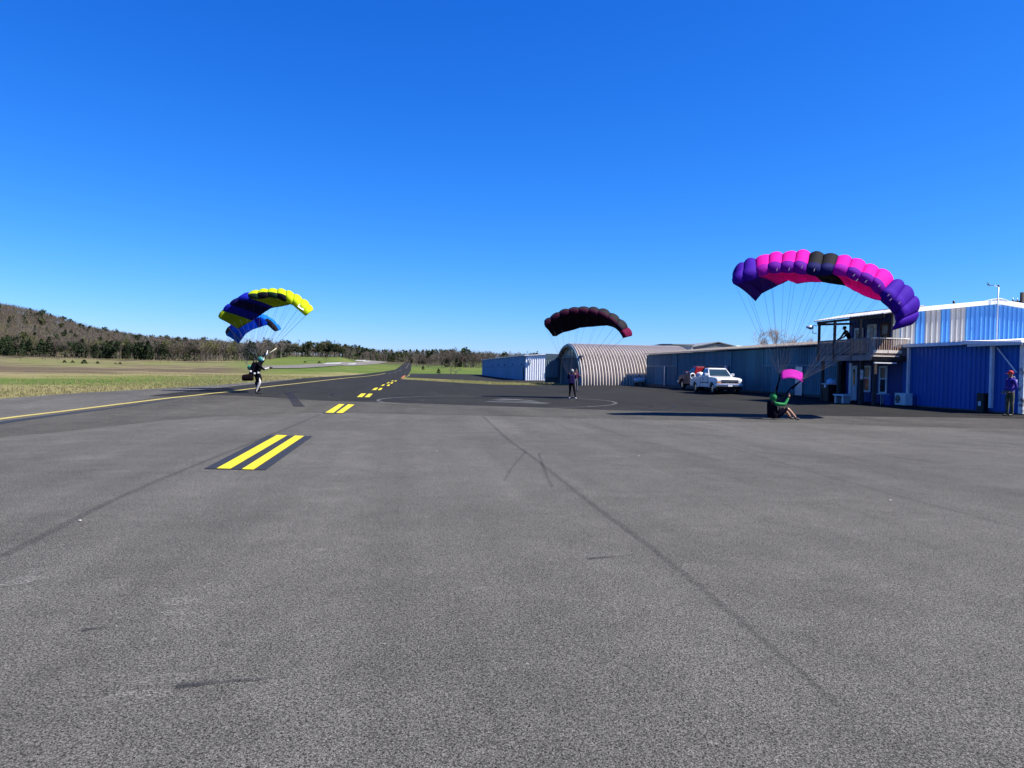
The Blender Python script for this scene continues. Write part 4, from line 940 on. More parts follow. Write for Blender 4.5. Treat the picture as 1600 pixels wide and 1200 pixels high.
# ------------------------------------------------------------------ people
def skin_body(name, J, E, root, mats, zones, parent):
    """one continuous skinned surface; J name->(x,y,z,r), zones: list of (test(face centre, nearest edge), material index)"""
    names = list(J); me = bpy.data.meshes.new(name + '_bones')
    bm = bmesh.new(); lay = bm.verts.layers.skin.verify(); vm = {}
    for n in names:
        x, y, z, r = J[n]; v = bm.verts.new((x, y, z)); v[lay].radius = (r, r) if not hasattr(r, '__len__') else r; v[lay].use_root = (n == root); vm[n] = v
    for a, b in E: bm.edges.new((vm[a], vm[b]))
    bm.to_mesh(me); bm.free()
    tmp = bpy.data.objects.new('tmp', me); COL.objects.link(tmp)
    md = tmp.modifiers.new('skin', 'SKIN'); md.use_smooth_shade = True; md.branch_smoothing = .4
    ss = tmp.modifiers.new('sub', 'SUBSURF'); ss.levels = 2; ss.render_levels = 2
    dg = bpy.context.evaluated_depsgraph_get(); dg.update(); ev = tmp.evaluated_get(dg); m2 = bpy.data.meshes.new_from_object(ev, depsgraph=dg)
    bpy.data.objects.remove(tmp); bpy.data.meshes.remove(me); m2.name = name
    m2.materials.clear()
    for m in mats: m2.materials.append(m)
    segs = [(a, b, Vector(J[a][:3]), Vector(J[b][:3])) for a, b in E]
    for p in m2.polygons:
        p.use_smooth = True; c = p.center; best = None
        for a, b, A, B in segs:
            d = B - A; t = max(0, min(1, (c - A).dot(d) / d.length_squared)); q = (A + d * t - c).length
            if best is None or q < best[0]: best = (q, a, b, t)
        p.material_index = zones(best[1], best[2], best[3], c)
    return link('body', m2, parent)
def hand(parent, p, d, up, m, name='hand'):
    """palm, four unequal fingers with a bend, and a thumb from the side of the palm"""
    p = Vector(p); d = Vector(d).normalized(); up = Vector(up); s = d.cross(up).normalized(); up = s.cross(d).normalized(); mb = MB()
    def q(a, b, c): return p + d * a + s * b + up * c
    mb.tube([q(-.02, 0, 0), q(.03, 0, 0), q(.09, 0, -.005)], [.028, .040, .036], 8)
    for k, L in enumerate((.068, .078, .072, .056)):
        b = -.030 + .02 * k; mb.tube([q(.08, b, 0), q(.08 + L * .55, b * 1.1, -.012), q(.08 + L * .8, b * 1.1, -.04)], [.0105, .0098, .008], 6)
    mb.tube([q(.02, -.034, 0), q(.055, -.062, -.012), q(.085, -.062, -.03)], [.014, .012, .009], 6)
    return mb.build(name, m, parent)
def base_joints(h=1.78, hip=.92):
    k = h / 1.78
    J = {'pelvis': (0, 0, .95, .135), 'waist': (0, 0, 1.08, .125), 'chest': (0, 0, 1.30, .155), 'collar': (0, 0, 1.46, .10), 'neck': (.01, 0, 1.53, .058), 'skull': (.02, 0, 1.62, .088), 'crown': (.01, 0, 1.70, .085)}
    for s, n in ((-1, 'r'), (1, 'l')):
        J.update({n + 'hip': (0, s * .10, .90, .105), n + 'knee': (.02, s * .11, .50, .066), n + 'ankle': (0, s * .11, .10, .046), n + 'heel': (-.01, s * .11, .05, .045), n + 'toe': (.17, s * .13, .035, .034),
                  n + 'shoulder': (0, s * .19, 1.42, .070), n + 'elbow': (0, s * .25, 1.14, .050), n + 'wrist': (.06, s * .24, .90, .034)})
    return J
BE = [('pelvis', 'waist'), ('waist', 'chest'), ('chest', 'collar'), ('collar', 'neck'), ('neck', 'skull'), ('skull', 'crown')]
for n in 'rl': BE += [('pelvis', n + 'hip'), (n + 'hip', n + 'knee'), (n + 'knee', n + 'ankle'), (n + 'ankle', n + 'heel'), (n + 'heel', n + 'toe'), ('collar', n + 'shoulder'), (n + 'shoulder', n + 'elbow'), (n + 'elbow', n + 'wrist')]
M['skin'] = mat('skin', (.28, .16, .11), .5, var=.05)
def face_bits(t, J, m):
    h = Vector(J['skull'][:3]); mb = MB()
    mb.tube([h + Vector((.075, 0, .035)), h + Vector((.10, 0, .0)), h + Vector((.085, 0, -.012))], [.010, .016, .013], 6); mb.build('nose', m, t)
    for s in (-1, 1):
        mb = MB(); mb.ball(h + Vector((.0, s * .088, .0)), (.022, .012, .032), 0, 8, 5); mb.build('ear', m, t)
        mb = MB(); mb.ball(h + Vector((.082, s * .032, .035)), (.009, .014, .009), 0, 6, 4); mb.build('eye', M['dark'], t)
    mb = MB(); mb.ball(h + Vector((.086, 0, -.042)), (.008, .026, .008), 0, 8, 4); mb.build('mouth', mat('lips', (.3, .1, .09), .5), t)
def zone(top, bottom, shoe, skin_, short_sleeve=False, shorts=False, hood=None):
    def f(a, b, t, c):
        s = a + b
        if 'skull' in s or 'crown' in s or ('neck' in s and b == 'skull'): return hood if hood is not None else skin_
        if 'toe' in s or 'heel' in s: return shoe
        if 'ankle' in s: return skin_ if shorts else bottom
        if 'knee' in b: return bottom
        if 'hip' in s: return bottom
        if 'wrist' in b and t > .93: return skin_
        if a == 'pelvis': return bottom if t < .5 else top
        return top
    return f

AH = -YAW            # heading pointing right across the picture
# man in the red cap, hands low, facing left
rp = P(1577.5, 650.2)
J = base_joints(); J['lwrist'] = (.12, .17, .98, .034); J['rwrist'] = (.12, -.17, .98, .034); J['lelbow'] = (-.05, .25, 1.16, .052); J['relbow'] = (-.05, -.25, 1.16, .052)
J['waist'] = (-.01, 0, 1.10, .140); J['chest'] = (-.0, 0, 1.31, .165); J['lankle'] = (-.02, .10, .10, .05); J['rankle'] = (.03, -.10, .10, .05)
for n in 'rl':
    q = J[n + 'ankle']; J[n + 'heel'] = (q[0] - .01, q[1], .05, .048); J[n + 'toe'] = (q[0] + .18, q[1] * 1.2, .035, .036); q = J[n + 'knee']; J[n + 'knee'] = (*q[:3], .078)
m1 = thing('person', 'standing man in red cap, purple sweatshirt and camouflage trousers by the blue wall', 'person', rp, math.pi + AH + .12)
camo = mat('camouflage_cloth', (.045, .05, .03), .9, var=.5, scale=7, dirt=(.16, .14, .09, 9, .52))
purp = mat('purple_blue_sweatshirt', (.035, .02, .21), .85, var=.15, scale=5, bump=.5, bscale=9)
skin_body('man', J, BE, 'pelvis', [purp, camo, M['black'], M['skin']], zone(0, 1, 2, 3), m1)
hand(m1, (.13, .16, .97), (.9, -.3, -.4), (0, 0, 1), M['skin']); hand(m1, (.13, -.16, .97), (.9, .3, -.4), (0, 0, 1), M['skin'])
face_bits(m1, J, M['skin'])
mb = MB(); mb.ball((.01, 0, 1.71), (.112, .105, .10), 0, 14, 8); mb.hexa([(.05, -.08, 1.68), (.05, .08, 1.68), (.20, .06, 1.665), (.20, -.06, 1.665), (.05, -.08, 1.70), (.05, .08, 1.70), (.20, .06, 1.68), (.20, -.06, 1.68)]); mb.build('cap', mat('red_cap', (.32, .02, .025), .8), m1)
mb = MB(); mb.ball((-.09, 0, 1.52), (.07, .12, .06), 0, 12, 7, lambda v: 1 + .1 * math.sin(7 * v.y)); mb.build('hood', mat('grey_hood', (.10, .12, .17), .9), m1)
mb = MB(); mb.hexa([(-.172, -.13, 1.18), (-.150, -.13, 1.18), (-.150, .13, 1.18), (-.172, .13, 1.18), (-.178, -.13, 1.44), (-.13, -.13, 1.44), (-.13, .13, 1.44), (-.178, .13, 1.44)]); mb.build('back_print', mat('pale_print', (.6, .6, .7), .8), m1, bevel=.008)
mb = MB(); mb.box((-.03, -.20, .84), (.06, -.175, .93)); mb.build('pocket_cloth', M['trim'], m1, bevel=.008)

# seated parachutist with the green hood
sp = P(1209.5, 655.5)
J = {'pelvis': (0, 0, .13, .15), 'waist': (-.04, 0, .27, .17), 'chest': (-.07, 0, .47, .18), 'collar': (-.06, 0, .61, .12), 'neck': (-.05, 0, .67, .08), 'skull': (-.04, 0, .78, .10), 'crown': (-.04, 0, .85, .09),
     'rhip': (.08, -.10, .12, .11), 'rknee': (.42, -.14, .42, .07), 'rankle': (.72, -.13, .10, .045), 'rheel': (.72, -.13, .05, .045), 'rtoe': (.88, -.15, .045, .036),
     'lhip': (.08, .10, .12, .11), 'lknee': (.40, .16, .40, .07), 'lankle': (.66, .18, .10, .045), 'lheel': (.66, .18, .05, .045), 'ltoe': (.82, .20, .045, .036),
     'rshoulder': (-.01, -.20, .56, .078), 'relbow': (.28, -.22, .55, .062), 'rwrist': (.44, -.16, .80, .042),
     'lshoulder': (-.01, .20, .56, .078), 'lelbow': (.10, .30, .76, .058), 'lwrist': (.16, .28, 1.02, .04)}
m2_ = thing('person', 'seated parachutist in green hood and black vest reaching up to the risers', 'person', sp, AH + .05)
navy_ = 0; green = mat('green_hoodie', (.012, .17, .045), .85, var=.15, scale=5, bump=.5, bscale=9); navy = mat('black_navy_cloth', (.003, .003, .010), .95, spec=.04); nylon = mat('dark_nylon', (.003, .003, .008), .95, spec=.04)
def zs(a, b, t, c):
    s = a + b
    if 'skull' in s or 'crown' in s or 'neck' in s: return 0
    if 'toe' in s or 'heel' in s: return 2
    if 'ankle' in b: return 3
    if 'knee' in b: return 1
    if 'shoulder' in a or 'shoulder' in b: return 0 if not ('wrist' in b and t > .93) else 3
    if 'elbow' in a: return 3 if t > .92 else 0
    return 1
skin_body('jumper', J, BE, 'pelvis', [green, navy, M['black'], M['skin']], zs, m2_)
hand(m2_, (.44, -.16, .81), (.3, .1, .9), (1, 0, 0), M['skin']); hand(m2_, (.16, .28, 1.03), (.1, 0, .9), (1, 0, 0), M['skin'])
mb = MB(); mb.ball((-.05, 0, .81), (.135, .13, .145), 0, 14, 9, lambda v: 1 + .04 * math.sin(9 * v.z)); mb.build('hood', green, m2_)
mb = MB(); mb.ball((.07, 0, .79), (.02, .07, .09), 0, 12, 7); mb.build('face', M['skin'], m2_)
mb = MB(); mb.hexa([(-.22, -.22, .04), (.12, -.22, .04), (.12, .22, .04), (-.22, .22, .04), (-.24, -.22, .70), (.04, -.21, .66), (.04, .21, .66), (-.24, .22, .70)]); mb.build('container_pack', nylon, m2_, bevel=.14)
for s in (-1, 1):
    mb = MB(); mb.tube([(-.06, s * .15, .70), (.10, s * .15, .58), (.13, s * .14, .38), (.05, s * .16, .16)], .022, 6); mb.build('harness_strap', nylon, m2_)

# standing parachutist in the middle, back to the camera
sp3 = P(893, 623.3); k3 = 1.0
J = base_joints(); J['rknee'] = (.0, -.16, .50, .068); J['rankle'] = (-.05, -.24, .10, .046); J['rheel'] = (-.06, -.24, .05, .045); J['rtoe'] = (.10, -.27, .035, .035)
J['lknee'] = (.05, .10, .50, .068); J['lankle'] = (-.04, .13, .10, .046); J['lheel'] = (-.05, .13, .05, .045); J['ltoe'] = (.12, .16, .035, .035)
J['lelbow'] = (.18, .24, 1.22, .052); J['lwrist'] = (.30, .16, 1.40, .036); J['relbow'] = (.18, -.24, 1.22, .052); J['rwrist'] = (.30, -.16, 1.42, .036)
m3_ = thing('person', 'dark clad parachutist in pale helmet standing under the maroon parachute', 'person', sp3, R_(90) - .25)
dk = mat('dark_jumpsuit', (.004, .004, .012), .95, spec=.05)
skin_body('jumper', J, BE, 'pelvis', [dk, mat('charcoal_trousers', (.005, .005, .009), .95, spec=.05), mat('white_shoe', (.6, .6, .6), .6), M['skin']], zone(0, 1, 2, 3), m3_)
hand(m3_, (.30, .16, 1.41), (.3, 0, .9), (1, 0, 0), M['skin']); hand(m3_, (.30, -.16, 1.43), (.3, 0, .9), (1, 0, 0), M['skin'])
mb = MB(); mb.ball((.01, 0, 1.67), (.135, .12, .135), 0, 14, 9); mb.build('helmet', mat('pale_helmet', (.16, .16, .17), .4), m3_)
lb(m3_, 'visor', (.115, -.08, 1.60), (.145, .08, 1.68), M['black'], .01)
mb = MB(); mb.hexa([(-.34, -.17, .92), (-.12, -.19, .92), (-.12, .19, .92), (-.34, .17, .92), (-.26, -.15, 1.45), (-.12, -.17, 1.47), (-.12, .17, 1.47), (-.26, .15, 1.45)]); mb.build('container_pack', mat('violet_pack', (.008, .004, .045), .85, spec=.15), m3_, bevel=.05)
# companion in maroon behind
p4 = P(899.5, 612); m4 = thing('person', 'person in maroon jacket and grey trousers partly behind the helmeted parachutist', 'person', p4, R_(-60))
J = base_joints(); J['lwrist'] = (.28, .20, 1.22, .034); J['lelbow'] = (.06, .25, 1.15, .05)
skin_body('friend', J, BE, 'pelvis', [mat('maroon_jacket', (.05, .003, .03), .8), mat('grey_trousers', (.08, .08, .10), .85), M['black'], M['skin']], zone(0, 1, 2, 3), m4); face_bits(m4, J, M['skin'])
hand(m4, (.29, .20, 1.22), (1, 0, 0), (0, 0, 1), M['skin']); hand(m4, (.06, -.24, .89), (0, 0, -1), (1, 0, 0), M['skin'])
mb = MB(); mb.ball((-.01, 0, 1.69), (.105, .10, .10), 0, 12, 7); mb.build('hair', M['black'], m4)

# running parachutist on the left
p5 = P(402.5, 615.3); m5 = thing('person', 'running parachutist in teal helmet with black rig and white striped trousers', 'person', p5, AH + .15)
J = {'pelvis': (-.12, 0, .98, .18), 'waist': (-.09, 0, 1.12, .18), 'chest': (-.02, 0, 1.34, .20), 'collar': (.05, 0, 1.50, .12), 'neck': (.08, 0, 1.56, .06), 'skull': (.12, 0, 1.64, .088), 'crown': (.12, 0, 1.72, .085),
     'rhip': (-.08, -.11, .92, .115), 'rknee': (.12, -.12, .58, .085), 'rankle': (-.06, -.11, .13, .055), 'rheel': (-.07, -.11, .06, .05), 'rtoe': (.12, -.12, .045, .04),
     'lhip': (-.08, .11, .92, .115), 'lknee': (.0, .12, .52, .085), 'lankle': (.02, .13, .12, .055), 'lheel': (.01, .13, .06, .05), 'ltoe': (.19, .14, .045, .04),
     'rshoulder': (.05, -.20, 1.44, .075), 'relbow': (.30, -.27, 1.20, .058), 'rwrist': (.58, -.20, 1.28, .04),
     'lshoulder': (.05, .20, 1.44, .075), 'lelbow': (.22, .28, 1.62, .055), 'lwrist': (.20, .24, 1.86, .038)}
blk = mat('black_jumpsuit', (.004, .004, .007), .95, spec=.04); wht = mat('white_striped_cloth', (.42, .40, .39), .8)
def z5(a, b, t, c):
    s = a + b
    if 'skull' in s or 'crown' in s: return 3
    if 'toe' in s or 'heel' in s: return 2
    if (a == 'rknee' and c.x > .0 - .05 * t) or (b == 'rknee' and c.x > .10 and t > .3): return 1
    if 'wrist' in b: return 1 if t > .25 else 0
    return 0
skin_body('jumper', J, BE, 'pelvis', [blk, wht, M['black'], M['skin']], z5, m5)
hand(m5, (.59, -.20, 1.29), (.9, 0, .3), (0, 0, 1), M['black'], 'gloved_hand'); hand(m5, (.20, .24, 1.87), (0, 0, 1), (1, 0, 0), M['black'], 'gloved_hand')
mb = MB(); mb.ball((.12, 0, 1.69), (.15, .13, .14), 0, 14, 9); mb.build('helmet', mat('teal_helmet', (.02, .13, .13), .35), m5)
mb = MB(); mb.ball((.22, 0, 1.67), (.06, .09, .07), 0, 12, 7); mb.build('visor', mat('pale_visor', (.28, .38, .52), .2), m5)
mb = MB(); mb.hexa([(-.42, -.20, .92), (-.16, -.20, .92), (-.16, .20, .92), (-.42, .20, .92), (-.26, -.19, 1.52), (-.06, -.19, 1.56), (-.06, .19, 1.56), (-.26, .19, 1.52)]); mb.build('container_pack', nylon, m5, bevel=.05)
mb = MB(); mb.hexa([(-.72, -.24, .62), (-.18, -.24, .64), (-.18, .1, .64), (-.72, .1, .62), (-.74, -.24, .92), (-.20, -.24, 1.0), (-.20, .1, 1.0), (-.74, .1, .92)]); mb.build('seat_bag', mat('black_brown_bag', (.006, .004, .005), .95, spec=.04), m5, bevel=.11)
for s in (-1, 1):
    mb = MB(); mb.tube([(.02, s * .16, 1.56), (.17, s * .15, 1.42), (.14, s * .13, 1.2), (.0, s * .15, 1.0)], .02, 6); mb.build('harness_strap', nylon, m5)
for q in ((.07, -.30, 1.02), (-.12, -.24, .98), (-.30, -.26, 1.08)): lb(m5, 'buckle', (q[0] - .04, q[1] + .02, q[2] - .02), (q[0] + .04, q[1] + .07, q[2] + .06), M['trim'], .008)
# second parachutist hidden behind the first
p6 = P(403, 611.5); m6 = thing('person', 'stooping parachutist in teal hood behind the black rig of the running one', 'person', p6, math.pi + AH)
J = base_joints(); dz = -.42
J = {'pelvis': (-.15, 0, .70, .14), 'waist': (-.08, 0, .82, .13), 'chest': (.16, 0, 1.02, .155), 'collar': (.30, 0, 1.10, .10), 'neck': (.37, 0, 1.14, .06), 'skull': (.45, 0, 1.21, .088), 'crown': (.46, 0, 1.29, .085),
     'rhip': (-.12, -.11, .65, .11), 'rknee': (.10, -.14, .46, .07), 'rankle': (-.05, -.13, .11, .048), 'rheel': (-.06, -.13, .05, .045), 'rtoe': (.09, -.15, .04, .036),
     'lhip': (-.12, .11, .65, .11), 'lknee': (.08, .15, .46, .07), 'lankle': (-.08, .14, .11, .048), 'lheel': (-.09, .14, .05, .045), 'ltoe': (.06, .16, .04, .036),
     'rshoulder': (.25, -.19, 1.06, .072), 'relbow': (.30, -.26, 1.26, .055), 'rwrist': (.18, -.22, 1.50, .038),
     'lshoulder': (.25, .19, 1.06, .072), 'lelbow': (.30, .26, 1.26, .055), 'lwrist': (.18, .22, 1.50, .038)}
skin_body('jumper', J, BE, 'pelvis', [blk, blk, M['black'], blk], zone(0, 1, 2, 3), m6)
for s in (-1, 1): hand(m6, (.18, s * .22, 1.51), (0, 0, 1), (1, 0, 0), M['black'], 'gloved_hand')
mb = MB(); mb.ball((.44, 0, 1.25), (.14, .13, .14), 0, 14, 9); mb.build('helmet', mat('green_helmet', (.03, .17, .11), .4), m6)
# onlooker on the balcony
m7 = thing('person', 'dark clothed onlooker leaning on the balcony rail beside the upstairs wall', 'person', (24.72, 40.45, 2.73), R_(172))
J = base_joints(); J['chest'] = (.14, 0, 1.27, .155); J['collar'] = (.22, 0, 1.40, .10); J['neck'] = (.26, 0, 1.46, .058); J['skull'] = (.30, 0, 1.53, .088); J['crown'] = (.30, 0, 1.61, .085)
for s, n in ((-1, 'r'), (1, 'l')): J[n + 'shoulder'] = (.20, s * .19, 1.36, .07); J[n + 'elbow'] = (.34, s * .24, 1.12, .05); J[n + 'wrist'] = (.52, s * .12, .98, .034)
skin_body('onlooker', J, BE, 'pelvis', [navy, navy, M['black'], M['skin']], zone(0, 1, 2, 3), m7); face_bits(m7, J, M['skin'])
for s in (-1, 1): hand(m7, (.53, s * .12, .98), (.8, -s * .3, -.3), (0, 0, 1), M['skin'])
mb = MB(); mb.ball((.28, 0, 1.60), (.11, .10, .10), 0, 12, 7); mb.build('hair', M['black'], m7)
# ------------------------------------------------------------------ parachutes
def fab(name, col, trans=.35, rough=.75): return mat(name, col, rough, var=.06, scale=2., trans=trans, bump=1., bscale=2.6, spec=.08)
FB = dict(pink=fab('hot_pink_nylon', (.72, .012, .40), .45), magenta=fab('violet_pink_nylon', (.30, .008, .36), .38), violet=fab('deep_violet_nylon', (.042, .006, .27), .3), black=fab('black_nylon', (.004, .004, .008), .05),
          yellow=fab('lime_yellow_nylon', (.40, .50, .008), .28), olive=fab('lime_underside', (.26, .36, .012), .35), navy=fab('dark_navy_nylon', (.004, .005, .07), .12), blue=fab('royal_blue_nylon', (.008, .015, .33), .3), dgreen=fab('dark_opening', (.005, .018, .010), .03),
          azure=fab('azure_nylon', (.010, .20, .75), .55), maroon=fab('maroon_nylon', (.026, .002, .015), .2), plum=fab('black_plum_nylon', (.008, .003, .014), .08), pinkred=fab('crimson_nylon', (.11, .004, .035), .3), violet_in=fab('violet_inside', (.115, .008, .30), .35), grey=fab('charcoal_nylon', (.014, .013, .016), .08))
LINE = mat('suspension_line', (.05, .05, .07), .8)
def chute(name, label, T, N, E, colors, focus, body=None, bulge=.16, camber=.10, lines=2, sliders=None, sag=.05, rise=0., nose_k=4):
    """T, N, E: per rib the top of the nose, its lower lip and the trailing edge, as places"""
    o0 = focus[0].copy(); t = thing(name, label, 'parachute', o0)
    n = len(T); nu = 8; nv = 12
    for j in range(n - 1):
        col = colors[j]; rows = []; mi = []
        w = (T[j+1] - T[j]).length; cr = random.Random(j * 7 + n); bj = bulge * cr.uniform(.78, 1.2); p1, p2 = cr.uniform(0, 6), cr.uniform(0, 6)
        cen = (T[j] + T[j+1] + N[j] + N[j+1] + E[j] + E[j+1]) / 6
        prof_u = []
        for iu in range(nu + 1):
            u = iu / nu; A = T[j].lerp(T[j+1], u); Bn = N[j].lerp(N[j+1], u); C = E[j].lerp(E[j+1], u)
            ch = C - (A + Bn) / 2; span = (T[j+1] - T[j]).normalized()
            upn = (A - Bn); upn = upn - upn.project(ch); upn = upn.normalized() if upn.length > 1e-4 else Vector((0, 0, 1))
            fwd = -ch.normalized(); L = ch.length; hgt = (A - Bn).length; b = bj * w * math.sin(math.pi * u) ** .75
            P_ = []
            A = Bn.lerp(A, 1 - rise)
            for k in range(6):                                    # nose, lip to top
                s = k / 5; P_.append(Bn.lerp(A, s) + fwd * (hgt * .28 * math.sin(math.pi * s) + b * .6 * math.sin(math.pi * (s * .8 + .1))) + upn * b * (s - .3))
            for k in range(1, nv + 1):                            # upper surface
                s = k / nv; P_.append(A.lerp(C, s) + upn * (.018 * w * math.sin(9 * s + p1 + 3 * u) * math.sin(math.pi * u) + camber * L * math.sin(math.pi * s ** .62) + rise * hgt * 1.25 * math.sin(math.pi * s ** .42) + b * (1 - s) ** .6 * (1 if s < 1 else 0)))
            for k in range(1, 9):                                 # lower surface back to the lip
                s = k / 8; P_.append(C.lerp(Bn, s) - upn * (.05 * w * math.sin(math.pi * u) * math.sin(8 * s + p2 + 2.5 * u) * math.sin(math.pi * s) + b * .55 * (s if s < .8 else (1 - s) * 4) + sag * L * math.sin(math.pi * s) * -.6))
            prof_u.append(P_)
        mb = MB(o0); m = len(prof_u[0]); vs = [p for P_ in prof_u for p in P_]; 
        for iu in range(nu):
            for k in range(m - 1):
                kind = 1 if k < nose_k else 0 if k < 5 + nv else 2
                mb.f.append((iu * m + k, iu * m + k + 1, (iu + 1) * m + k + 1, (iu + 1) * m + k)); mb.m.append(kind); mb.sm.append(True)
        mb.v = [tuple(p - o0) for p in vs]
        for iu in (0, nu):                                        # rib walls
            idx = [iu * m + k for k in range(m - 1)]; mb.f.append(tuple(idx)); mb.m.append(2); mb.sm.append(False)
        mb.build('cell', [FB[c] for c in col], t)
    # lines to the risers
    def line(a, b, r=.0042, nm='suspension_line', m=None):
        mb = MB(o0); mid = a.lerp(b, .5) - Vector((0, 0, .015 * (a - b).length)); mb.tube([a, mid, b], r, 3, caps=False); return mb.build(nm, m or LINE, t)
    for j in range(n):
        f = focus[1] if j < n / 2 else focus[2]
        a = N[j].lerp(E[j], .12); line(a, f)
        if lines > 1 and j % 2 == 0: line(N[j].lerp(E[j], .62), f)
        if lines > 2 and j in (0, 1, n - 2, n - 1): line(E[j], f)
    return t
def pts(L, sx, sy, sc, dep):
    return [PD(sx + x / sc, sy + y / sc, dep if not hasattr(dep, '__len__') else dep[i]) for i, (x, y) in enumerate(L)]
# violet and pink parachute on the right
D = (sp - EYE).dot(FW)
T = [(120, 262), (205, 178), (300, 158), (402, 128), (506, 118), (612, 108), (716, 118), (825, 124), (932, 138), (1042, 152), (1150, 196), (1250, 232), (1345, 322), (1442, 362), (1508, 445), (1520, 558), (1466, 652)]
N = [(128, 318), (215, 300), (330, 262), (410, 232), (508, 226), (605, 228), (704, 242), (812, 252), (905, 240), (1012, 256), (1108, 296), (1200, 342), (1268, 402), (1352, 492), (1400, 545), (1408, 610), (1372, 676)]
E = [(303, 455), (350, 395), (478, 330), (560, 292), (625, 318), (732, 304), (822, 304), (905, 318), (1005, 334), (1062, 368), (1130, 402), (1205, 432), (1278, 450), (1335, 500), (1385, 560), (1398, 620), (1362, 684)]
n = len(T)
c3 = [('violet', 'violet', 'violet')] * 2 + [('pink', 'magenta', 'pink')] + [('pink', 'violet_in', 'pink')] * 3 + [('black', 'navy', 'black')] * 2 + [('pink', 'magenta', 'pink')] + [('pink', 'violet_in', 'pink')] * 3 + [('violet', 'violet', 'violet')] * 4
Tp = pts(T, 1120, 380, 5, [D + .25] * n); Np = pts(N, 1120, 380, 5, [D] * n); Ep = pts(E, 1120, 380, 5, [D + 2.6] * n)
sl = [PD(1218, 589, D + .2), PD(1253, 594, D - .2)]
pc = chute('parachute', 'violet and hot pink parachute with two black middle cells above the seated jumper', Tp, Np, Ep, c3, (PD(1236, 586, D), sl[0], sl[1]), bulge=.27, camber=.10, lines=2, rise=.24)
opc = rel(pc)
M['slit'] = fab('painted_sky_highlight', (.34, .28, .40), .4)  # pale bars stand in for sky highlights between the intake edges, painted as colour
for j, (zx, zy) in enumerate(((470, 205), (565, 203), (665, 185), (762, 208), (1072, 250), (1095, 288), (1165, 298), (1270, 332), (1342, 405), (1358, 440), (1428, 466))):
    c0 = PD(1120 + zx / 5, 380 + zy / 5, D - .42); tl = Vector((.3, 0, 1)) if zx < 900 else Vector((.75, 0, .8)); tl.normalize()
    mb = MB(opc); mb.bar(c0 - tl * .055, c0 + tl * .055, .025, .01, up=(0, 1, 0)); mb.build('slit_highlight', M['slit'], pc)
mb = MB(opc); rows = []
for i in range(9):
    u = i / 8; row = []
    for k in range(7):
        v = k / 6; a = PD(1220.5 + 34 * u, 579.5 + 3.4 * u + v * (13 + 1.0 * u), D + .35 - .6 * v); row.append(a + UP * (.10 * math.sin(math.pi * u) + .05 * math.sin(math.pi * v)))
    rows.append(row)
mb.grid(rows, 0, True); so = mb.build('slider', FB['magenta'] if False else fab('slider_pink', (.42, .02, .34), .4), pc); md = so.modifiers.new('thick', 'SOLIDIFY'); md.thickness = .01
def riser(t, a, b, w=.045):
    mb = MB(rel(t)); mb.bar(a, b, w, .012, up=(0, 1, 0)); mb.build('riser', nylon, t)
hl_ = m2_.matrix_basis @ Vector((.16, .28, 1.05)); hr_ = m2_.matrix_basis @ Vector((.44, -.16, .86)); sh_l = m2_.matrix_basis @ Vector((.08, .17, .60)); sh_r = m2_.matrix_basis @ Vector((.08, -.17, .60))
riser(pc, sh_l, sl[0]); riser(pc, PD(1212, 610, D + .1), PD(1219, 590, D + .15), .05); riser(pc, sh_r, PD(1236, 606, D - .1)); riser(pc, PD(1235, 607, D - .1), sl[1]); riser(pc, PD(1237.5, 608, D - .1), PD(1250, 596, D - .15))
# maroon and black parachute in the middle
D = (sp3 - EYE).dot(FW)
T = [(75, 245), (145, 202), (250, 136), (362, 98), (480, 82), (600, 88), (716, 106), (845, 156), (950, 232), (1035, 322), (1078, 418)]
N = [(88, 305), (160, 240), (262, 178), (368, 150), (480, 145), (592, 150), (702, 172), (818, 222), (912, 292), (968, 355), (1008, 436)]
E = [(180, 418), (222, 415), (292, 374), (388, 350), (500, 316), (622, 306), (720, 298), (812, 290), (900, 316), (955, 362), (1000, 438)]
n = len(T); c3 = [('grey', 'maroon', 'plum')] * 1 + [('grey', 'maroon', 'plum')] * 7 + [('grey', 'plum', 'plum'), ('pinkred', 'pinkred', 'maroon')]
fc = PD(893, 589, D)
pc2 = chute('parachute', 'dark maroon and black parachute in front of the arched hangar roof', pts(T, 840, 470, 7.5, [D + .3] * n), pts(N, 840, 470, 7.5, [D] * n), pts(E, 840, 470, 7.5, [D + 2.0] * n), c3, (fc, PD(889, 588, D), PD(899, 588, D)), bulge=.2, camber=.08, rise=.25)
# yellow and blue parachute on the left
D = (p5 - EYE).dot(FW)
T = [(112, 505), (188, 412), (288, 318), (400, 238), (550, 172), (690, 142), (830, 128), (970, 134), (1100, 158), (1215, 205), (1330, 275), (1430, 350), (1488, 425)]
N = [(125, 545), (200, 440), (296, 345), (408, 268), (572, 250), (712, 256), (860, 228), (990, 252), (1110, 300), (1190, 322), (1272, 402), (1330, 452), (1385, 502)]
E = [(395, 700), (605, 575), (725, 495), (865, 400), (935, 380), (1022, 368), (1082, 355), (1125, 346), (1162, 334), (1195, 345), (1276, 412), (1335, 462), (1390, 505)]
n = len(T); dT = [D + .3] * n; dE = [D + 2.2] * 6 + [D + 2.2] * 3 + [D + 2.0, D + 1.9, D + 1.8, D + 1.6]
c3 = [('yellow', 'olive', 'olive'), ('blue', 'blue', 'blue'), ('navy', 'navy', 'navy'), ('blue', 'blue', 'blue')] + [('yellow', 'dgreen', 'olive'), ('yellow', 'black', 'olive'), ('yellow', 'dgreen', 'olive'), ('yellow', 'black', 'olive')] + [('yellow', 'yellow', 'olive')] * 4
TT = pts(T, 330, 440, 9.41, dT); NN = pts(N, 330, 440, 9.41, [D] * n); EE = pts(E, 330, 440, 9.41, dE)
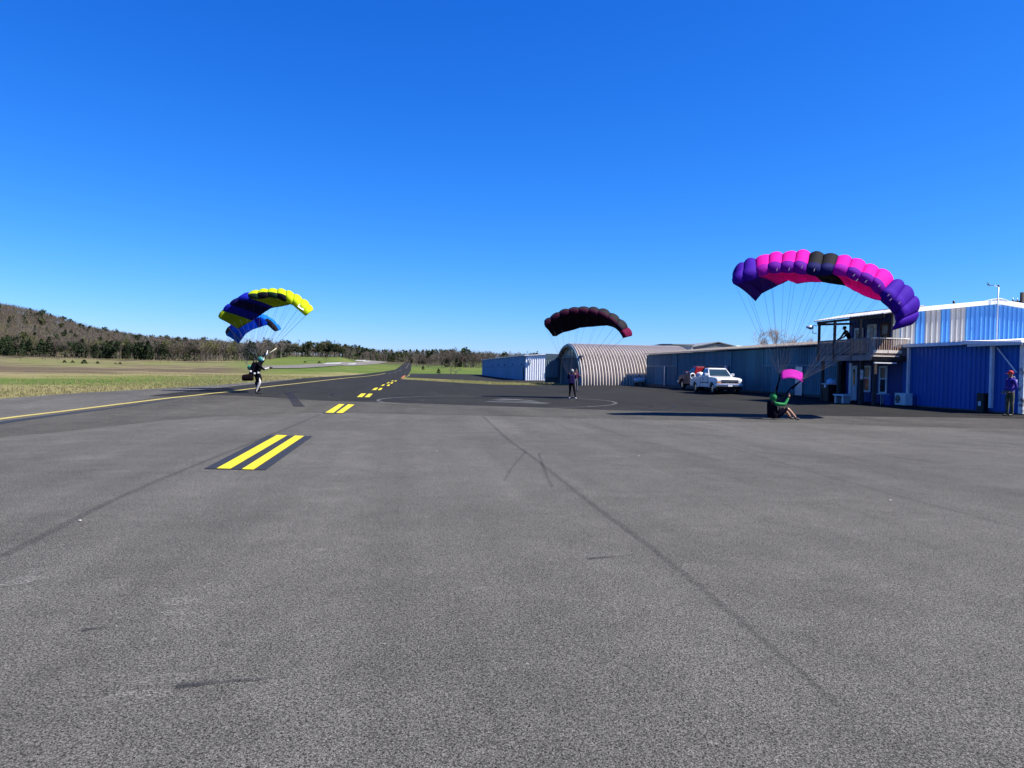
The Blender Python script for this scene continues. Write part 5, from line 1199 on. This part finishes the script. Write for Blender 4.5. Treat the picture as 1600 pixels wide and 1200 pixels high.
pc3 = chute('parachute', 'lime yellow and royal blue parachute above the running jumper', TT, NN, EE, c3, (PD(402, 548, D), PD(398, 556, D), PD(414, 553, D)), bulge=.20, camber=.10, lines=2, nose_k=3)
# small white maker's patch with dark strokes near the yellow tip
a = TT[10].lerp(NN[10], .55); b = TT[11].lerp(NN[11], .50)
mb = MB(rel(pc3)); d = (b - a); u = (TT[10] - NN[10]).normalized(); f_ = -FW * .16 
q = [a + f_ - u * .12, b + f_ - u * .12, b + f_ + u * .10, a + f_ + u * .10]; mb.hexa(q + [p - FW * .01 for p in q]); pa = mb.build('patch', M['trim'], pc3)
mb = MB(rel(pc3))
for k in range(4): s0 = .15 + .18 * k; mb.hexa([p + d * 0 for p in [a + d * s0 + f_ - FW * .013 - u * .05, a + d * (s0 + .12) + f_ - FW * .013 - u * .05, a + d * (s0 + .12) + f_ - FW * .013 + u * .03, a + d * s0 + f_ - FW * .013 + u * .03, a + d * s0 + f_ - FW * .02 - u * .05, a + d * (s0 + .12) + f_ - FW * .02 - u * .05, a + d * (s0 + .12) + f_ - FW * .02 + u * .03, a + d * s0 + f_ - FW * .02 + u * .03]])
mb.build('lettering', M['black'], pa)
riser(pc3, PD(401, 562, D), PD(397.5, 553, D)); riser(pc3, PD(410, 561, D), PD(414, 552, D)); 
mb = MB(rel(pc3)); mb.tube([PD(415, 556, D), PD(432, 544, D + .1)], .014, 5); mb.build('brake_line', mat('pale_cord', (.65, .62, .50), .7), pc3)
mb = MB(rel(pc3)); mb.tube([PD(416, 555, D), PD(418, 548, D + .1)], .03, 5); mb.build('toggle', M['trim'], pc3)
# blue parachute behind it
D2 = (p6 - EYE).dot(FW)
T = [(212, 722), (268, 660), (375, 590), (495, 535), (610, 500), (720, 498), (828, 538), (925, 608), (1000, 715)]
N = [(226, 795), (278, 700), (385, 625), (505, 565), (622, 532), (724, 528), (796, 562), (860, 612), (945, 735)]
E = [(400, 915), (450, 852), (510, 768), (608, 705), (690, 680), (758, 656), (822, 640), (856, 664), (925, 728)]
n = len(T); c3 = [('navy', 'black', 'azure'), ('azure', 'blue', 'azure'), ('azure', 'azure', 'azure'), ('azure', 'azure', 'azure'), ('azure', 'azure', 'blue'), ('azure', 'azure', 'azure'), ('azure', 'black', 'grey'), ('azure', 'black', 'grey')]
pc4 = chute('parachute', 'azure blue parachute with black tips behind the yellow and blue one', pts(T, 330, 440, 9.41, [D2 + 1.0] * n), pts(N, 330, 440, 9.41, [D2 + .7] * n), pts(E, 330, 440, 9.41, [D2 + 3.0] * n), c3, (PD(392, 565, D2), PD(386, 570, D2), PD(396, 568, D2)), bulge=.16, camber=.08)

# ------------------------------------------------------------------ trees
def vcol(name, cols, rough=.95, var=.25, trans=0.): return [mat(name + '_' + w, c, rough, var=var, scale=.35, island=.22, trans=trans, spec=.1) for w, c in cols]
BARK = mat('bark', (.062, .052, .042), .95, var=.3, island=.15)
TW = vcol('twigs', [('brown', (.072, .060, .047)), ('grey', (.095, .085, .073)), ('purple', (.075, .058, .050)), ('bud', (.085, .085, .033))])
EV = vcol('needles', [('dark', (.018, .028, .013)), ('olive', (.032, .040, .015))])
class TM:
    def __init__(s): s.v = []; s.f = []
    def seg(s, a, b, ra, rb, n=3):
        d = (b - a).normalized(); x = d.cross(Vector((.3, .5, .8))).normalized(); y = d.cross(x); k = len(s.v)
        for p, r in ((a, ra), (b, rb)):
            for i in range(n): th = 2 * math.pi * i / n; s.v.append(p + (x * math.cos(th) + y * math.sin(th)) * r)
        for i in range(n): j = (i + 1) % n; s.f.append((k + i, k + j, k + n + j, k + n + i))
    def tri(s, a, b, w):
        d = (b - a).normalized(); x = d.cross(Vector((rt.uniform(-1, 1), rt.uniform(-1, 1), rt.uniform(-1, 1)))).normalized() * w; k = len(s.v)
        s.v += [a + x, a - x, b]; s.f.append((k, k + 1, k + 2))
    def leaf(s, p, r):
        a = Vector((rt.uniform(-1, 1), rt.uniform(-1, 1), rt.uniform(-1, 1))).normalized(); b = a.cross(Vector((rt.uniform(-1, 1), rt.uniform(-1, 1), rt.uniform(-1, 1)))).normalized(); k = len(s.v)
        s.v += [p + a * r, p - a * r * .5 + b * r * .8, p - a * r * .5 - b * r * .8]; s.f.append((k, k + 1, k + 2))
rt = random.Random(11)
def bare(h, spread, lim, twn, tw, detail=1):
    T_ = TM(); C_ = TM(); top = Vector((rt.uniform(-.3, .3), rt.uniform(-.3, .3), h * .62)); T_.seg(Vector((0, 0, -.5)), Vector((0, 0, h * .3)), h * .022, h * .017, 5); T_.seg(Vector((0, 0, h * .3)), top, h * .017, h * .008, 4)
    tips = []
    for i in range(lim):
        z = h * rt.uniform(.22, .62); az = i * 2.4 + rt.uniform(-.4, .4); L = spread * rt.uniform(.5, 1.) * (1.1 - .5 * abs(z / h - .45)); a = Vector((0, 0, z)); rise = rt.uniform(.5, 1.3)
        m_ = a + Vector((math.cos(az), math.sin(az), rise)) * L * .5; b = m_ + Vector((math.cos(az + .3), math.sin(az + .3), rise * 1.1)) * L * .5
        b.z = min(b.z, h * .97); C_.seg(a, m_, h * .009, h * .006); C_.seg(m_, b, h * .006, h * .003); tips += [(a, m_), (m_, b), (m_, b)]
        for _ in range(2 * detail):
            q = m_.lerp(b, rt.random()); e = q + Vector((rt.uniform(-1, 1), rt.uniform(-1, 1), rt.uniform(.2, 1.2))) * L * .35; e.z = min(e.z, h); C_.seg(q, e, h * .0035, h * .0018); tips += [(q, e), (q, e)]
    for _ in range(twn):
        a, b = rt.choice(tips); q = a.lerp(b, rt.uniform(.3, 1)); L = rt.uniform(.06, .15) * h
        e = q + Vector((rt.uniform(-1, 1), rt.uniform(-1, 1), rt.uniform(-.1, 1.4))).normalized() * L; C_.tri(q, e, tw)
    return T_, C_
def cedar(h, w, n, r, low=.05, taper=1.):
    T_ = TM(); C_ = TM(); T_.seg(Vector((0, 0, -.5)), Vector((0, 0, h * .8)), h * .02, h * .006, 5); ph = rt.uniform(0, 6)
    lob = [(rt.uniform(0, 6.28), rt.uniform(.2, .9), rt.uniform(.75, 1.2)) for _ in range(9)]
    for _ in range(n):
        s = rt.random() ** .8; z = h * (low + (1 - low) * s); R = w * (1 - s ** (1.6 if taper > .5 else 3)) ** (.8) * (.35 + .65 * min(1, s * 5 + .3)); az = rt.uniform(0, 6.28)
        for la, ls, lr_ in lob:
            if abs(ls - s) < .13 and math.cos(az - la) > .3: R *= lr_
        rr = R * math.sqrt(rt.uniform(.25, 1.)); p = Vector((math.cos(az) * rr, math.sin(az) * rr, z)); C_.leaf(p, r * rt.uniform(.6, 1.3))
    return T_, C_
def pine(h, w, n, r):
    T_ = TM(); C_ = TM(); T_.seg(Vector((0, 0, -.5)), Vector((rt.uniform(-.3, .3), 0, h * .85)), h * .018, h * .006, 5)
    cl = [(Vector((rt.uniform(-1, 1) * w * .7, rt.uniform(-1, 1) * w * .7, h * rt.uniform(.45, .9))), w * rt.uniform(.35, .6)) for _ in range(11)]
    for c, rad in cl: T_.seg(Vector((0, 0, c.z - rad * .8)), c, h * .005, h * .003)
    for _ in range(n):
        c, rad = rt.choice(cl); v = Vector((rt.gauss(0, 1), rt.gauss(0, 1), rt.gauss(0, .7))).normalized() * rad * rt.uniform(.4, 1); C_.leaf(c + v, r * rt.uniform(.6, 1.3))
    return T_, C_
def tmesh(tm, name, m):
    me = bpy.data.meshes.new(name); me.from_pydata([tuple(v) for v in tm.v], [], tm.f); me.materials.append(m); me.update(); return me
PB = [bare(9, 3.6, 11, 420, .035, 2) for _ in range(4)]; PC = [cedar(7.5, 2.5, 620, .42) for _ in range(3)] ; PP = [pine(11, 3.2, 760, .42) for _ in range(3)]; PS = [bare(3., 1.6, 9, 160, .03, 1) for _ in range(2)]; PE = [cedar(1.8, .9, 120, .25, .02) for _ in range(2)]
def mk(protos, name, mats, tm=BARK): return [(tmesh(a, 'trunk', tm), [tmesh(b, 'crown', m) for m in mats]) for a, b in protos]
KB = mk(PB, 'bare', TW); KC = mk(PC, 'cedar', EV); KP = mk(PP, 'pine', EV[:2]); KS = mk(PS, 'shrub', TW); KE = mk(PE, 'bush', EV)
def plant(K, name, label, cat, group, loc, sc, which=None, mi=0, trunk='trunk', crown='crown'):
    tm, cm = K[which if which is not None else rt.randrange(len(K))]
    t = thing(name, label, cat, loc, rt.uniform(0, 6.28), group); t.scale = sc if hasattr(sc, '__len__') else (sc, sc, sc)
    link(trunk, tm, t); link(crown, cm[mi % len(cm)], t); return t
def at(px, d):
    a = math.atan((px - 800) / FPX) + YAW; dep = d / math.cos(a - YAW); X, Y = math.sin(a) * dep, math.cos(a) * dep; return Vector((X, Y, gz(X, Y) - .1))
used = set()
# the wood's edge on the left
px = -45.
while px < 412:
    d = 352 + rt.uniform(-10, 14); k = rt.random()
    if (40 < px < 60) or (75 < px < 118) or (120 < px < 128) or (145 < px < 153) or (162 < px < 172) or (178 < px < 210) or (213 < px < 232) or (248 < px < 268) or (-10 < px < 35): ev = k < .58
    else: ev = k < .15
    if ev and rt.random() < .4: plant(KP, 'pine_tree', 'dark irregular evergreen at the foot of the wooded hill on the left', 'tree', 'broad evergreens along the edge of the left wood', at(px, d - 6), rt.uniform(.55, .85), mi=0)
    elif ev: plant(KC, 'cedar_tree', 'dark green cedar at the foot of the wooded hill on the left', 'tree', 'dark cedars along the edge of the left wood', at(px, d - 6), rt.uniform(.8, 1.25), mi=0)
    else:
        plant(KB, 'bare_tree', 'leafless brown tree at the foot of the wooded hill on the left', 'tree', 'bare trees along the edge of the left wood', at(px, d), rt.uniform(.85, 1.2), mi=rt.choice([0, 0, 1, 1, 2, 3]))
    px += rt.uniform(2.6, 5.2)
# row of dark pines beyond the green rise
for i, px in enumerate((436, 447, 455, 462, 470, 477, 484, 491, 497, 504, 509, 516, 522, 528, 533)):
    plant(KP, 'pine_tree', 'dark round crowned pine in the row beyond the bright green rise', 'tree', 'pines beyond the green rise', at(px, 492 + rt.uniform(-8, 14)), rt.uniform(.66, .92), mi=0 if rt.random() < .7 else 1)
for px in (432, 441, 450, 465, 480, 494, 512, 525, 538, 545): plant(KB, 'bare_tree', 'leafless tree among the dark pines beyond the green rise', 'tree', 'bare trees among the pines', at(px, 500), rt.uniform(.75, 1.), mi=rt.choice([0, 1]))
# dense bare thicket right of the runway
px = 690.
while px < 770:
    plant(KB, 'bare_tree', 'slender leafless tree in the brown thicket left of the far hangar', 'tree', 'bare trees in the thicket by the hangar', at(px, 425 + rt.uniform(-10, 25)), (.7, .7, rt.uniform(.88, 1.08)), mi=rt.choice([0, 2, 1])); px += rt.uniform(1.2, 2.2)
for px in (650, 655, 661, 667, 673, 679): plant(KB, 'bare_tree', 'low spreading leafless tree just right of the runway end', 'tree', 'bare trees right of the runway end', at(px, 560 + rt.uniform(-15, 20)), (1.0, 1.0, rt.uniform(.75, .9)), mi=rt.choice([0, 2]))
for px, s, wh in ((698, 1.0, 'leftmost and tallest'), (713, .95, 'middle'), (719, .75, 'rightmost and smallest')): plant(KC, 'cedar_tree', wh + ' of three dark cedars in front of the brown thicket', 'tree', None, at(px, 418), s * .68)
plant(KB, 'bare_tree', 'single small round leafless tree on the green field right of the runway', 'tree', None, at(669, 470), (.85, .85, .6), mi=2)
# shrubs in the fields
for px, d, s in ((32, 250, .75), (66, 262, .7), (70, 258, .8), (90, 265, .45), (250, 270, .9), (262, 275, .8), (292, 300, .6), (345, 300, .5)):
    plant(KS, 'shrub', 'leafless brown shrub in the field before the left wood', 'shrub', 'brown shrubs in the left field', at(px, d), s, mi=rt.randrange(4), trunk='stem')
for px, d, s in ((100, 235, .9), (113, 238, .8), (131, 225, 1.3), (152, 232, .8), (180, 235, .5), (187, 235, .7), (476, 330, .8), (498, 320, 1.)):
    plant(KE, 'bush', 'small dark evergreen bush standing alone in the field on the left', 'bush', 'small evergreen bushes in the fields', at(px, d), (s * .9, s * .9, s * .5), trunk='stem')
plant(KS, 'shrub', 'round leafless shrub beside the dark bush on the green rise', 'shrub', None, at(509, 322), 1.0, mi=2, trunk='stem')
plant(KS, 'shrub', 'wide tangled shrub on the green field left of the far hangar', 'shrub', None, at(704, 185), (1.3, 1.3, .95), mi=0, trunk='stem')
plant(KS, 'shrub', 'thin low shrub right of the wide tangled one near the hangar', 'shrub', None, at(712, 170), (1., 1., .55), mi=1, trunk='stem')
plant(KE, 'bush', 'tiny dark bush between the runway and the tangled shrub', 'bush', None, at(685, 200), .7, trunk='stem')
plant(KE, 'bush', 'tiny dark bush close to the runway end on its right', 'bush', None, at(660.5, 330), .9, trunk='stem')
# bare tree above the blue hangar roof
for i, (px, wd, dd, lab) in enumerate(((1212, 1.1, 80, 'leafless tree crown above the blue hangar roof, left and larger of two'), (1243, .85, 82, 'leafless tree crown above the blue hangar roof, right and smaller of two'))):
    a, b = bare(6.1 if i == 0 else 5.8, 2.3 * wd, 22, 1900, .012, 5); q = at(px, dd); t = thing('bare_tree', lab, 'tree', (q.x, q.y, 0)); pale = mat('pale_twigs', (.24, .205, .18), .9)
    link('trunk', tmesh(a, 'trunk', BARK), t); link('crown', tmesh(b, 'crown', pale), t)
# the wood as one mass: hillside and far ridge
fb = [bare(8.5, 3.2, 6, 110, .06, 1) for _ in range(5)]; fe = [cedar(8, 2.3, 110, .8) for _ in range(3)] + [pine(10, 2.8, 110, .8) for _ in range(2)]
def merged(a, b): n = len(a.v); return np.array([tuple(v) for v in a.v + b.v]), a.f + [tuple(i + n for i in f) for f in b.f]
FBm = [merged(a, b) for a, b in fb]; FEm = [merged(a, b) for a, b in fe]
def tri_list(fs):
    o = []
    for f in fs:
        o.append(f[:3])
        if len(f) == 4: o.append((f[0], f[2], f[3]))
    return np.array(o)
FBm = [(v, tri_list(f)) for v, f in FBm]; FEm = [(v, tri_list(f)) for v, f in FEm]
V = []; Fc = []; MI = []; off = 0; mats_ = TW + EV
rr = random.Random(5); cnt = 0
def drop(px, d, ev_p, sc):
    global off, cnt
    q = at(px, d); ev = rr.random() < ev_p; v, f = rr.choice(FEm if ev else FBm); th = rr.uniform(0, 6.28); s = sc * rr.uniform(.8, 1.25); c, s_ = math.cos(th), math.sin(th)
    w = np.empty_like(v); w[:, 0] = (v[:, 0] * c - v[:, 1] * s_) * s + q.x; w[:, 1] = (v[:, 0] * s_ + v[:, 1] * c) * s + q.y; w[:, 2] = v[:, 2] * s + q.z
    V.append(w); Fc.append(f + off); off += len(v); mi = (4 + (rr.random() < .3)) if ev else rr.choice([0, 0, 0, 1, 1, 2, 2, 3] if rr.random() < .35 else [0, 1, 1, 2]); MI.append(np.full(len(f), mi)); cnt += 1
for _ in range(4300):                      # left hill
    px = rr.uniform(-90, 430); d = 362 + 500 * rr.random() ** .8; ridge = d > 820; drop(px, d, .12 if ridge and px > 90 else .045 if d > 420 else .3, .86)
for _ in range(1500):                      # middle and right ridge
    px = rr.uniform(400, 900); db = tab(px, D_T); dr = tab(px, DR_T); s = rr.random(); d = db + 12 + (dr - db) * s; drop(px, d, (.5 if s > .92 else .10) * (.4 if px > 720 else 1), 1.2 if px < 720 else .95)
for _ in range(260): px = rr.uniform(535, 665); drop(px, tab(px, D_T) + rr.uniform(5, 40), .35, 1.)
V = np.concatenate(V); Fc = np.concatenate(Fc); MI = np.concatenate(MI)
me = bpy.data.meshes.new('wood'); me.vertices.add(len(V)); me.vertices.foreach_set('co', V.ravel()); me.loops.add(len(Fc) * 3); me.loops.foreach_set('vertex_index', Fc.ravel().astype(np.int32)); me.polygons.add(len(Fc)); me.polygons.foreach_set('loop_start', np.arange(0, len(Fc) * 3, 3, dtype=np.int32))
for m in mats_: me.materials.append(m)
me.polygons.foreach_set('material_index', MI.astype(np.int32)); me.update(calc_edges=True)
tag(link('woodland', me), 'leafless brown wood with dark evergreens covering the hill and far ridge', 'woodland', kind='stuff')
# reddish bare bank and a pale house spot far off beyond the runway end
# grass tufts along the asphalt edges
G = TM(); rt = random.Random(3)
def tuft(x, y, h):
    z = gz(x, y) - .06
    for _ in range(3): a = Vector((x + rt.uniform(-.06, .06), y + rt.uniform(-.06, .06), z)); b = a + Vector((rt.uniform(-.5, .5) * h, rt.uniform(-.5, .5) * h, h * rt.uniform(.6, 1.1))); G.tri(a, b, .012 + h * .05)
for _ in range(9000):
    y = 20 + 90 * rt.random() ** 1.3; x = left_x(y) - .02 - abs(rt.gauss(0, 1)) * (1 + y * .09) ; tuft(x, y, rt.uniform(.05, .15))
for _ in range(3500):
    y = rt.uniform(80, 108); xr0 = right_x(y) + .1; x = xr0 + rt.random() * 20 
    if x < 17.5 and (x, y) and y < tab(x, sorted((b, a) for a, b in H1)) - .2 and y > tab(x, sorted((b, a) for a, b in FAR)): tuft(x, y, rt.uniform(.08, .2))
tag(link('grass', tmesh(G, 'grass', mat('dry_grass_blades', (.25, .225, .10), .9, var=.4, scale=1.5, trans=.45))), 'short dry grass along the edge of the asphalt', 'grass', kind='stuff')
